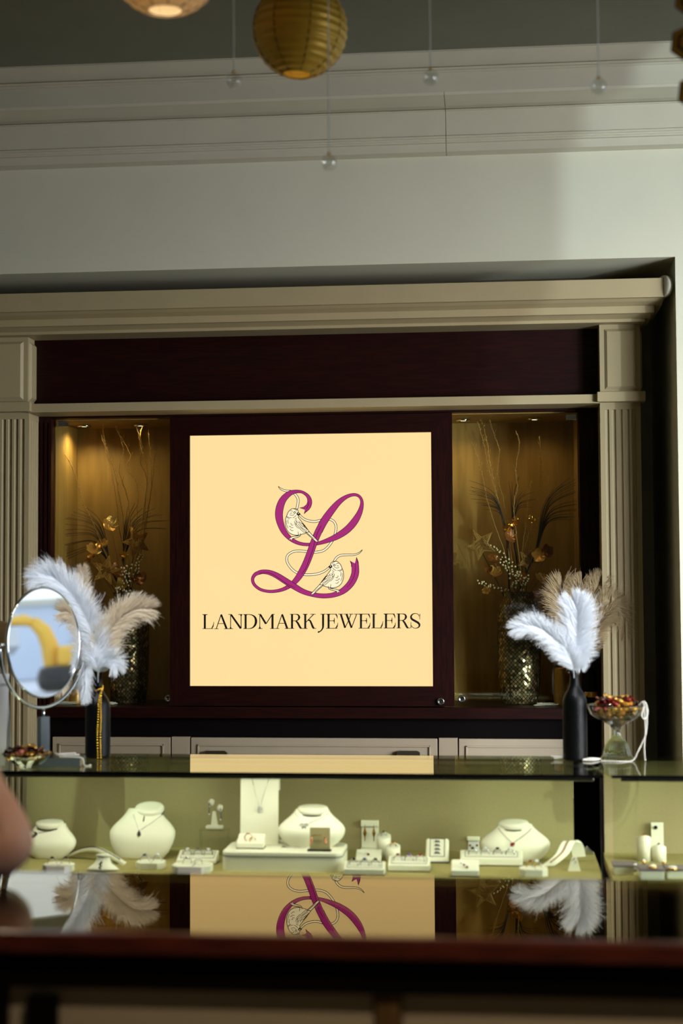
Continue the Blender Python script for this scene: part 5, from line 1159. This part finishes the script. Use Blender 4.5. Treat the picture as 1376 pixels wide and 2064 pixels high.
Lb = [([(120, 874), (125, 906), (140, 931), (154, 963), (167, 1010), (186, 1049), (215, 1120)], 'leaning furthest left in the left niche'),
 ([(206, 849), (211, 892), (224, 928), (237, 981), (247, 1042), (252, 1120)], 'second from the left in the left niche'),
 ([(204, 876), (222, 940), (233, 1000), (240, 1060), (250, 1130)], 'slim and third from the left in the left niche'),
 ([(230, 850), (244, 881), (262, 917), (256, 945), (276, 978), (276, 1035), (268, 1120)], 'crooked and central in the left niche'),
 ([(233, 862), (248, 905), (240, 950), (258, 1010), (262, 1110)], 'just left of the crooked central one in the left niche'),
 ([(270, 850), (285, 892), (283, 930), (296, 965), (292, 1010), (276, 1120)], 'fourth from the right in the left niche'),
 ([(288, 850), (282, 895), (297, 945), (294, 990), (284, 1110)], 'third from the right in the left niche'),
 ([(296, 850), (303, 913), (305, 974), (298, 1035), (280, 1130)], 'second from the right in the left niche'),
 ([(312, 912), (308, 963), (301, 1006), (290, 1070), (274, 1140)], 'furthest right in the left niche')]
for i, (p, l) in enumerate(Lb): branch(p, vo1, vh1, vr1, 'gold glitter branch, '+l, 'glitter branches in the left vase', .03*((i % 4)-1.5))
Rb = [([(952, 894), (963, 925), (974, 971), (985, 1022), (1015, 1110)], 'furthest left in the right niche'),
 ([(963, 852), (974, 892), (985, 946), (999, 993), (1006, 1022), (1025, 1120)], 'second from the left in the right niche'),
 ([(968, 838), (981, 889), (988, 939), (995, 971), (1015, 1060), (1030, 1130)], 'third from the left in the right niche'),
 ([(985, 838), (995, 874), (1006, 910), (1003, 957), (1015, 1010), (1035, 1110)], 'fourth from the left in the right niche'),
 ([(1039, 870), (1046, 892), (1039, 946), (1042, 982), (1035, 1022), (1045, 1120)], 'forked and central in the right niche'),
 ([(1070, 970), (1064, 1010), (1058, 1060), (1050, 1120)], 'short, right of the forked one in the right niche'),
 ([(1087, 880), (1089, 946), (1082, 1022), (1060, 1090), (1052, 1140)], 'tall and second from the right in the right niche'),
 ([(1107, 957), (1100, 993), (1089, 1036), (1066, 1100), (1055, 1150)], 'furthest right in the right niche')]
for i, (p, l) in enumerate(Rb): branch(p, vo2, vh2, vr2, 'gold glitter branch, '+l, 'glitter branches in the right vase', .03*((i % 4)-1.5))
def spray(base, tips, vo, vh, vr, lbl, n=13, w0=.0020, dy=0):
    t = thing('grass_spray', mouth(vo, vh, vr), lbl, 'grass spray', None); o = Vector(t.location); b0 = N(base[0], base[1], 7.22+dy); b = MB()
    for i in range(n):
        f = i/(n-1)*(len(tips)-1); k = min(int(f), len(tips)-2); f -= k
        tx, ty = tips[k][0]*(1-f)+tips[k+1][0]*f+R2.uniform(-6, 6), tips[k][1]*(1-f)+tips[k+1][1]*f+R2.uniform(-7, 7)
        e = N(tx, ty, 7.22+dy+R2.uniform(-.05, .05)); m_ = b0.lerp(e, .55)+Vector((-(e.x-b0.x)*.22, 0, abs(e.x-b0.x)*.22+.012))
        s0 = b0+Vector((R2.uniform(-.006, .006), R2.uniform(-.006, .006), 0)); q = cat_rom([tuple(s0), tuple(m_), tuple(e)], 7)
        b.tube(q, [w0*(1-.7*j/len(q)) for j in range(len(q))], 4)
    b.build('blades', 'grass', t, fix=False); MB().tube([o, o.lerp(b0, .6), b0], [.0035, .0045, .0065], 6).build('stalk', 'grass', t)
spray((222, 1140), [(122, 1130), (126, 1110), (128, 1090), (130, 1068), (138, 1038), (146, 1030), (168, 1022)], vo1, vh1, vr1, 'dark grass spray fanning left in the left niche', 18, dy=-.01)
spray((248, 1130), [(245, 1062), (262, 1016), (282, 1024), (310, 1028), (338, 1050), (336, 1064)], vo1, vh1, vr1, 'dark grass spray fanning right in the left niche', 16, dy=.03)
spray((1022, 1078), [(944, 1000), (948, 990), (950, 968), (975, 1030), (962, 1018)], vo2, vh2, vr2, 'dark grass spray fanning left in the right niche', 15, dy=0)
spray((1032, 1060), [(1048, 958), (1030, 970), (1075, 992), (1072, 1016), (1060, 1000)], vo2, vh2, vr2, 'dark upright grass spray in the middle of the right niche', 13, dy=.02)
spray((1081, 1108), [(1120, 985), (1162, 964), (1160, 985), (1162, 1015), (1163, 1036), (1140, 1050)], vo2, vh2, vr2, 'dark grass spray fanning right in the right niche', 22, w0=.0021, dy=-.01)
def petal(b, c, r, d, up, cup=.3, n=7):
    d = d.normalized(); s = d.cross(up).normalized(); rows = []
    for j in range(5):
        g = j/4; rows.append([c+d*r*g+s*r*.55*math.sin(PI*(.12+.8*g))*(i/(n-1)*2-1)+up*(cup*r*g*g+.18*r*abs(i/(n-1)*2-1)*math.sin(3*i)) for i in range(n)])
    b.grid(rows)
def flower(px, py, rpx, m_, vo, vh, vr, lbl, up=(0, -.6, .8), k=6, dy=-.03):
    c = N(px, py, 7.22+dy); r = M(rpx, 7.22); up = Vector(up).normalized(); t = thing('gold_flower', c, lbl, 'flower', None)
    b = MB(); x = up.orthogonal().normalized(); y = up.cross(x)
    for i in range(k): a = 2*PI*i/k+R2.uniform(-.2, .2); petal(b, c, r*R2.uniform(.85, 1.1), x*math.cos(a)+y*math.sin(a), up, R2.uniform(.15, .5))
    b.build('petals', m_, t, fix=False); o = mouth(vo, vh, vr); MB().tube(cat_rom([tuple(c), tuple(c.lerp(o, .5)+Vector((.006, .01, 0))), tuple(o)], 5), .0014, 5).build('stem', 'bronze', t)
for a in ((188, 1108, 17, 'goldleaf', 'gold flower low on the far left of the left bouquet'), (206, 1098, 14, 'goldleaf', 'gold flower beside the leftmost one, left bouquet'), (187, 1120, 11, 'gold', 'bright gold petal flower under the leftmost ones, left bouquet'), (222, 1056, 18, 'goldleaf', 'large pale gold flower at the top of the left bouquet'), (250, 1119, 9, 'gold', 'small bright gold leaf flower, centre of the left bouquet'), (236, 1150, 17, 'bronze', 'bronze flower above the vase mouth, left bouquet'), (282, 1168, 17, 'bronze', 'bronze flower on the right of the left bouquet'), (246, 1178, 14, 'goldleaf', 'gold flower at the vase mouth, left bouquet'), (178, 1131, 7, 'bronze', 'small bronze leaf hanging lowest, left bouquet')):
    flower(a[0], a[1], a[2], a[3], vo1, vh1, vr1, a[4], (R2.uniform(-.5, .5), -.7, R2.uniform(.1, .8)))
for a in ((1036, 1053, 13, 'gold', 'bright gold flower at the top of the right bouquet'), (1022, 1065, 9, 'gold', 'small bright gold flower left of the top one, right bouquet'), (1070, 1047, 9, 'gold', 'bright gold flower top right of the right bouquet'), (1028, 1080, 16, 'bronze', 'bronze bell flower below the top gold one, right bouquet'), (1088, 1120, 16, 'goldleaf', 'gold flower on the right side of the right bouquet'), (1102, 1112, 14, 'bronze', 'bronze flower furthest right in the right bouquet'), (994, 1127, 14, 'bronze', 'bronze flower under the wicker star, right bouquet'), (1050, 1165, 13, 'bronze', 'bronze flower low in the middle of the right bouquet'), (1090, 1165, 13, 'goldleaf', 'pale gold flower low on the right, right bouquet'), (980, 1190, 9, 'goldleaf', 'pale gold flower hanging left of the vase mouth, right bouquet'), (1083, 1198, 10, 'goldleaf', 'pale gold flower at the right of the vase mouth, right bouquet'), (998, 1155, 15, 'goldleaf', 'olive gold flower behind the berries, right bouquet'), (985, 1148, 10, 'bronze', 'small bronze leaf flower far left, right bouquet')):
    flower(a[0], a[1], a[2], a[3], vo2, vh2, vr2, a[4], (R2.uniform(-.5, .5), -.7, R2.uniform(.1, .8)))
def star(px, py, rpx, rot, vo, vh, vr, lbl, dy=-.04, tiltx=0):
    c = N(px, py, 7.22+dy); R_ = M(rpx, 7.22); t = thing('wicker_star', c, lbl, 'star', None)
    v = [(R_*(1 if i % 2 == 0 else .42)*math.sin(rot+PI*i/5), R_*(1 if i % 2 == 0 else .42)*math.cos(rot+PI*i/5)) for i in range(10)]
    rx = Matrix.Rotation(tiltx, 3, 'Z')
    def p3(x, z, y=0): return c+rx @ Vector((x, y, z))
    b = MB()
    for yy in (-.006, .006): b.tube([p3(x, z, yy) for x, z in v], .0026, 5, True)
    for i in range(10):
        a, d = v[i], v[(i+1) % 10]
        for k in range(5):
            f = (k+.5)/5; x, z = a[0]*(1-f)+d[0]*f, a[1]*(1-f)+d[1]*f
            j = R2.randrange(10); e = v[(i+R2.choice((3, 4, 5, 6))) % 10]; g = R2.uniform(.25, .6)
            b.tube([p3(x, z, -.008), p3(x*(1-g)+e[0]*g*.6, z*(1-g)+e[1]*g*.6, R2.uniform(-.012, -.006))], .0014, 4)
            b.tube([p3(x, z, .007), p3(x*.5, z*.5, .008)], .0008, 4)
    # wrapped arms
    for i in range(0, 10, 2):
        tip = Vector(v[i]); l_ = Vector(v[(i-1) % 10]); r_ = Vector(v[(i+1) % 10])
        for k in range(7):
            f = k/7; a = l_.lerp(tip, f); d = r_.lerp(tip, min(1, f+.08)); b.tube([p3(a.x, a.y, -.007), p3((a.x+d.x)/2, (a.y+d.y)/2, -.010), p3(d.x, d.y, -.007)], .0015, 4)
    b.build('wicker', 'goldleaf' if px < 500 else 'twig', t, fix=False); o = mouth(vo, vh, vr); MB().tube([p3(0, -R_*.3, .004), c.lerp(o, .5), o], .002, 5).build('stem', 'grass', t)
star(968, 1097, 33, .15+PI, vo2, vh2, vr2, 'wicker star on the left of the right bouquet'); star(1060, 1130, 24, .5, vo2, vh2, vr2, 'small bronze wicker star in the middle of the right bouquet', .0, .6)
star(213, 1150, 31, 2.75, vo1, vh1, vr1, 'gold wicker star low on the left of the left bouquet'); star(275, 1092, 32, .9, vo1, vh1, vr1, 'gold wicker star on the right of the left bouquet', -.02, .7)
def berries(line, vo, vh, vr, lbl, sp=6, m_='berry'):
    pts = [N(x, y, 7.14) for x, y in line]; o = mouth(vo, vh, vr); t = thing('berry_stem', o, lbl, 'berry stem', None)
    q = cat_rom([tuple(p) for p in [o]+pts[::-1]], 8); MB().tube(q, .0013, 5).build('stem', 'grass', t)
    k = len(q); proto = None; i = k//4+2
    while i < k:
        for s in (-1, 1):
            c = Vector(q[i])+Vector((s*R2.uniform(.004, .012), R2.uniform(-.008, .004), R2.uniform(-.004, .010)))
            if proto is None: proto = MB().ball((0, 0, 0), .0045, 10, 7).build('berry', m_); r = proto; r.parent = t; C.objects
            else: r = proto.copy(); C.objects.link(r); r.parent = t
            r.location = c-Vector(t.location); r.scale = (R2.uniform(.8, 1.15),)*3
        i += 3
berries([(288, 1118), (280, 1130), (276, 1150), (270, 1165)], vo1, vh1, vr1, 'stem of ivory berries rising right in the left bouquet'); berries([(262, 1140), (258, 1152), (256, 1166), (258, 1180)], vo1, vh1, vr1, 'stem of ivory berries in the middle of the left bouquet'); berries([(236, 1185), (248, 1189), (262, 1196)], vo1, vh1, vr1, 'low stem of ivory berries over the left vase mouth'); berries([(246, 1143), (250, 1165), (258, 1190)], vo1, vh1, vr1, 'short stem of ivory berries, left one in the left bouquet')
berries([(992, 1103), (1006, 1112), (1022, 1130), (1036, 1150), (1044, 1175)], vo2, vh2, vr2, 'long stem of ivory berries below the wicker star'); berries([(966, 1172), (976, 1178), (992, 1184), (1012, 1190), (1030, 1192)], vo2, vh2, vr2, 'low stem of ivory berries reaching left, right bouquet'); berries([(1043, 1152), (1046, 1162), (1038, 1176), (1036, 1188)], vo2, vh2, vr2, 'short stem of ivory berries over the right vase mouth'); berries([(998, 1120), (1012, 1136), (1026, 1152), (1034, 1172)], vo2, vh2, vr2, 'thin stem of ivory berries beside the long one'); berries([(1062, 1162), (1058, 1176), (1052, 1190)], vo2, vh2, vr2, 'single short berry stem on the right, right bouquet')
# niche floor items
def gcyl(px0, px1, pyt, Y, m_, name, lbl, cat_, zb=None):
    x0, x1 = PX(px0, Y), PX(px1, Y); r = (x1-x0)/2; zt = P((px0+px1)/2, pyt, Y).z
    t = thing(name, ((x0+x1)/2, Y, zd), lbl, cat_); MB().lathe([(r*.96, 0), (r, .004), (r, zt-zd-.006), (r*.9, zt-zd), (1e-5, zt-zd-.002)], ((x0+x1)/2, Y, zd), 40).build('body', m_, t); MB().tube([((x0+x1)/2, Y, zt-.003), ((x0+x1)/2+.001, Y, zt+.012)], .0012, 5).build('wick', 'blackm', t)
gcyl(1112, 1146, 1345, 7.12, 'goldleaf', 'pillar_candle', 'gold pillar candle in the right niche, behind the black bottle', 'candle'); gcyl(141, 166, 1388, 7.14, 'goldleaf', 'pillar_candle', 'short gold pillar candle low in the left niche', 'candle')
def npile(px, Y, rx, lbl): p = P(px, 1420, Y); heap(p.x, Y, zd, rx, .03, 26, .0021, 'pearl', lbl, .012)
npile(1102, 7.09, .075, 'tangle of silver white pearls on the floor of the right niche'); npile(128, 7.10, .075, 'tangle of silver white pearls on the floor of the left niche'); npile(222, 7.08, .035, 'small tangle of pearls in front of the left mosaic vase')
# dark bottle with beige plumes on the deck, right
o = P(1182, 1418, 7.0); o.z = zd; o.y = 6.99; o.x = PX(1186, 6.99)
t = thing('wine_bottle', o, 'black gold-banded bottle with beige plumes on the cabinet deck', 'bottle'); r = .036; h = .24
MB().lathe([(r*.9, 0), (r, .006), (r, h*.6), (r*.8, h*.68), (r*.4, h*.78), (r*.35, h), (r*.28, h), (r*.27, h*.9)], o, 36).build('body', 'bottle', t)
MB().lathe([(r*1.01, h*.2), (r*1.02, h*.205), (r*1.02, h*.30), (r*1.01, h*.305)], o, 36).build('band', 'gold', t); MB().lathe([(r*.40, h*.83), (r*.42, h*.84), (r*.42, h*.90), (r*.38, h*.91)], o, 24).build('neck_band', 'gold', t)
bm3 = o+Vector((0, 0, h-.05)); gB = 'beige plumes in the banded bottle'
for i, (sp, w_, l) in enumerate((([(1175, 1310), (1150, 1255), (1130, 1210), (1132, 1175)], 34, 'leaning left'), ([(1178, 1310), (1172, 1250), (1165, 1205), (1172, 1172)], 28, 'standing upright'), ([(1180, 1310), (1182, 1245), (1195, 1200), (1212, 1168)], 30, 'rising to the top right'), ([(1183, 1310), (1200, 1250), (1222, 1215), (1246, 1222), (1260, 1276)], 29, 'arching furthest right'), ([(1183, 1310), (1198, 1270), (1215, 1245), (1232, 1240)], 26, 'short, under the arching one'))):
    feather('ostrich_plume', sp, 6.86-.01*i, w_, 'fbeige', 'beige plume %s from the banded bottle behind the white ones' % l, gB, 1.1, .4, 40+i, base=bm3, lw=.0012)

# ------------------------------------------------------------ hanging ornaments
def lantern(cx_, cy_, rpx, Y, m_, lbl, tiltv=(0, 0), cord=True, inner=False):
    c = P(cx_, cy_, Y); R_ = M(rpx, Y); t = thing('paper_lantern', c, lbl, 'lantern'); mm = Matrix.Rotation(tiltv[0], 4, 'X') @ Matrix.Rotation(tiltv[1], 4, 'Y')
    pr = []; n = 15; a0 = .30
    for i in range(n*6+1):
        a = a0+(PI-2*a0)*i/(n*6); rr = R_*(1+.03*(1-abs(math.sin(PI*i/6))))
        pr.append((rr*math.sin(a), -rr*math.cos(a)))
    s = MB(); s.lathe(pr, c, 72, m=mm); s.f = [f for f in s.f if len(f) < 10]; s.sm = s.sm[:len(s.f)]
    so = s.build('shade', m_, t); sd = so.modifiers.new('s', 'SOLIDIFY'); sd.thickness = .0012
    b = MB(); z_ = -R_*math.cos(a0); r_ = R_*math.sin(a0)
    for zz_ in (z_, -z_): b.tube([c+mm.to_3x3() @ Vector((r_*math.cos(k*PI/16), r_*math.sin(k*PI/16), zz_)) for k in range(32)], .0016, 6, True)
    for k in range(8):
        b.tube([c+mm.to_3x3() @ Vector((R_*1.014*math.sin(a)*math.cos(k*PI/4+.35), R_*1.014*math.sin(a)*math.sin(k*PI/4+.35), -R_*1.014*math.cos(a))) for a in [a0+(PI-2*a0)*j/20 for j in range(21)]], .0013, 5)
    b.build('wire_frame', 'wire', t)
    MB().ball(c, .022, 16, 10).build('added_bulb', 'added_bulb', t)  # added glowing ball and point lamp, brightening the lantern from inside
    pl = bpy.data.lights.new('added_bulb', 'POINT'); pl.energy = inner; pl.color = (1, .86, .62); pl.shadow_soft_size = .025; po_ = bpy.data.objects.new('added_bulb_light', pl); C.objects.link(po_); po_.location = c-Vector((0, 0, .03))
    top = c+mm.to_3x3() @ Vector((0, 0, R_)); MB().tube([top-Vector((0, 0, .03)), Vector((top.x, top.y, CZ_))], .0011, 5).build('cord', 'thread', t)
    return t
lantern(604, 61, 96, 4.6, 'lgold', 'round gold ribbed paper lantern hanging at the top centre', (0, .06), inner=.25); lantern(333, -90, 122, 4.1, 'paper', 'white paper lantern cut by the top edge of the photo', (0, 0), inner=1.1)
for (px, py, Y, l) in ((471, 163, 4.5, 'leftmost, beside the gold lantern'), (663, 328, 4.4, 'lowest, in the middle'), (867, 156, 4.5, 'second from the right'), (1206, 174, 4.4, 'furthest right')):
    c = P(px, py, Y); r = M(16.5, Y); t = thing('crystal_ball', c, 'clear faceted crystal ball on a thread, '+l, 'crystal ball')
    bm = bmesh.new(); bmesh.ops.create_icosphere(bm, subdivisions=4, radius=r); MB().bm(bm, Matrix.Translation(c)).build('ball', 'crystal', t)
    MB().lathe([(.0045, 0), (.0055, .003), (.003, .008), (1e-5, .009)], c+Vector((0, 0, r*.93)), 16).build('cap', 'gold', t); MB().tube([c+Vector((0, 0, r)), Vector((c.x, c.y, CZ_))], .0019, 5).build('thread', 'thread', t)
prev = None
for i, (px, py, r_, l) in enumerate(((1392, 0, 31, 'topmost'), (1386, 87, 34, 'middle'), (1400, 186, 33, 'lowest'))):
    c = P(px, py, 3.9); R_ = M(r_, 3.9); t = thing('hexagon_ornament', c, 'black and gold hexagon ornament, %s of three at the top right edge' % l, 'ornament', 'hexagon garland')
    for k, (s, m_, yy) in enumerate(((1, 'hexblack', 0), (.90, 'hexgold', -.003), (.66, 'hexblack', -.005), (.48, 'hexgold', -.007))):
        MB().prism([(c.x+R_*s*1.12*math.sin(PI*j/3+.12), c.z+R_*s*1.12*math.cos(PI*j/3+.12)) for j in range(6)], c.y+yy-.003, c.y+yy+.004 if k == 0 else c.y+yy, axis='y').build('layer', m_, t)
    top = Vector((c.x, c.y, CZ_)) if prev is None else prev
    MB().tube([c+Vector((0, .001, R_)), top], .001, 5).build('cord', 'thread', t); prev = c-Vector((0, 0, R_))

# ------------------------------------------------------------ person leaning on the counter at the left edge
EL = P(36, 1697, 3.10); EL.z = max(EL.z, CT+.055)
pe = thing('person', (EL.x-.40, EL.y+.20, 0), 'person in a dark shirt leaning a bare elbow on the counter at the left edge', 'person')
O = Vector(pe.location)
def skin(name, V, E, m_, root=0, sub=2, parent=pe):
    me = bpy.data.meshes.new(name); me.from_pydata([tuple(Vector(v[:3])-O) for v in V], E, []); me.materials.append(MT[m_])
    ob = bpy.data.objects.new(name, me); C.objects.link(ob); ob.parent = parent; md = ob.modifiers.new('skin', 'SKIN'); md.use_smooth_shade = True
    for i, v in enumerate(V): me.skin_vertices[0].data[i].radius = (v[3], v[4] if len(v) > 4 else v[3]); me.skin_vertices[0].data[i].use_root = (i == root)
    s = ob.modifiers.new('sub', 'SUBSURF'); s.levels = sub; s.render_levels = sub; return ob
ox, oy = O.x, O.y
sh = Vector((EL.x-.20, EL.y+.13, 1.34))
V = [(ox, oy, .95, .15, .11), (ox, oy-.01, 1.12, .13, .10), (ox, oy-.02, 1.30, .155, .105), (ox, oy-.02, 1.42, .11, .08), (ox, oy-.03, 1.50, .055), (ox-.01, oy-.05, 1.58, .065), (ox-.01, oy-.05, 1.66, .088, .095), (ox-.01, oy-.045, 1.73, .065, .07),
     (ox+.15, oy-.02, 1.40, .06), (EL.x-.17, EL.y+.10, 1.27, .060), (EL.x-.10, EL.y+.05, 1.145, .060), (EL.x-.022, EL.y+.015, EL.z-.005, .066), (EL.x-.026, EL.y-.005, CT+.056, .062), (EL.x-.14, EL.y-.02, CT+.054, .054), (EL.x-.24, EL.y-.03, CT+.034, .030), (EL.x-.27, EL.y-.03, CT+.031, .025, .030), (EL.x-.31, EL.y-.035, CT+.028, .022, .038),
     (ox-.15, oy-.02, 1.40, .06), (ox-.24, oy, 1.22, .046), (ox-.26, oy-.06, 1.08, .038), (ox-.16, EL.y-.02, CT+.03, .028), (ox-.10, EL.y-.05, CT+.027, .022, .034)]
E_l = [(0, 1), (1, 2), (2, 3), (3, 4), (4, 5), (5, 6), (6, 7), (3, 8), (8, 9), (9, 10), (10, 11), (11, 12), (12, 13), (13, 14), (14, 15), (15, 16), (3, 17), (17, 18), (18, 19), (19, 20), (20, 21)]
def fingers(hc, dr, up, V, E_l, at):
    dr = Vector(dr).normalized(); side_ = dr.cross(Vector(up)).normalized()
    for k, (o_, L) in enumerate(((-.030, .062), (-.010, .072), (.010, .068), (.028, .052))):
        i = len(V); a = Vector(hc)+side_*o_+dr*.03
        for j, f in enumerate((0, .5, 1)): p = a+dr*L*f*.9+Vector((0, 0, -.004-.016*f*f)); V.append((p.x, p.y, max(p.z, CT+.009), .0095-.0015*j))
        E_l += [(at, i), (i, i+1), (i+1, i+2)]
    i = len(V); a = Vector(hc)-side_*.035
    for j in range(3): p = a+dr*.022*j-side_*.010*j; V.append((p.x, p.y, max(p.z-.002*j, CT+.010), .0105-.001*j))
    E_l += [(at, i), (i, i+1), (i+1, i+2)]
fingers((EL.x-.31, EL.y-.035, CT+.028), (-1, -.1, 0), (0, 0, 1), V, E_l, 16); fingers((ox-.10, EL.y-.05, CT+.027), (1, -.3, 0), (0, 0, -1), V, E_l, 21)
skin('body', V, E_l, 'skin')
Vt = [(ox, oy, .93, .165, .125), (ox, oy-.01, 1.12, .150, .118), (ox, oy-.02, 1.30, .172, .122), (ox, oy-.02, 1.43, .10, .085), (ox+.15, oy-.02, 1.40, .075), (EL.x-.165, EL.y+.10, 1.275, .066), (EL.x-.125, EL.y+.065, 1.18, .070), (ox-.15, oy-.02, 1.40, .075), (ox-.245, oy, 1.23, .060)]
skin('shirt', Vt, [(0, 1), (1, 2), (2, 3), (3, 4), (4, 5), (5, 6), (3, 7), (7, 8)], 'cloth')
Vj = [(ox, oy, .96, .16, .12), (ox+.09, oy, .84, .09), (ox+.10, oy, .48, .06), (ox+.10, oy+.01, .08, .045), (ox+.10, oy-.12, .04, .04), (ox-.09, oy, .84, .09), (ox-.10, oy+.02, .48, .06), (ox-.10, oy+.03, .08, .045), (ox-.10, oy-.10, .04, .04)]
skin('trousers', Vj, [(0, 1), (1, 2), (2, 3), (3, 4), (0, 5), (5, 6), (6, 7), (7, 8)], 'jeans')
hb = MB(); hb.ball((ox-.01, oy-.012, 1.715), .104, 28, 16, sx=.98, sy=1.08, sz=.92); hb.ball((ox-.01, oy+.022, 1.635), .086, 24, 14, sx=1.0, sy=.75, sz=1.15); hb.build('hair', 'hair', pe)
b = MB(); b.ball((ox-.035, oy-.140, 1.665), .010); b.ball((ox+.025, oy-.140, 1.665), .010); b.build('eyes', 'dark', pe)
MB().lathe([(1e-5, -.016), (.011, -.012), (.007, .008), (1e-5, .02)], (ox-.005, oy-.150, 1.635), 12).build('nose', 'skin', pe); MB().tube([(ox-.025, oy-.132, 1.595), (ox-.005, oy-.140, 1.592), (ox+.015, oy-.132, 1.595)], [.003, .005, .003], 6).build('mouth', 'candy_pink', pe)
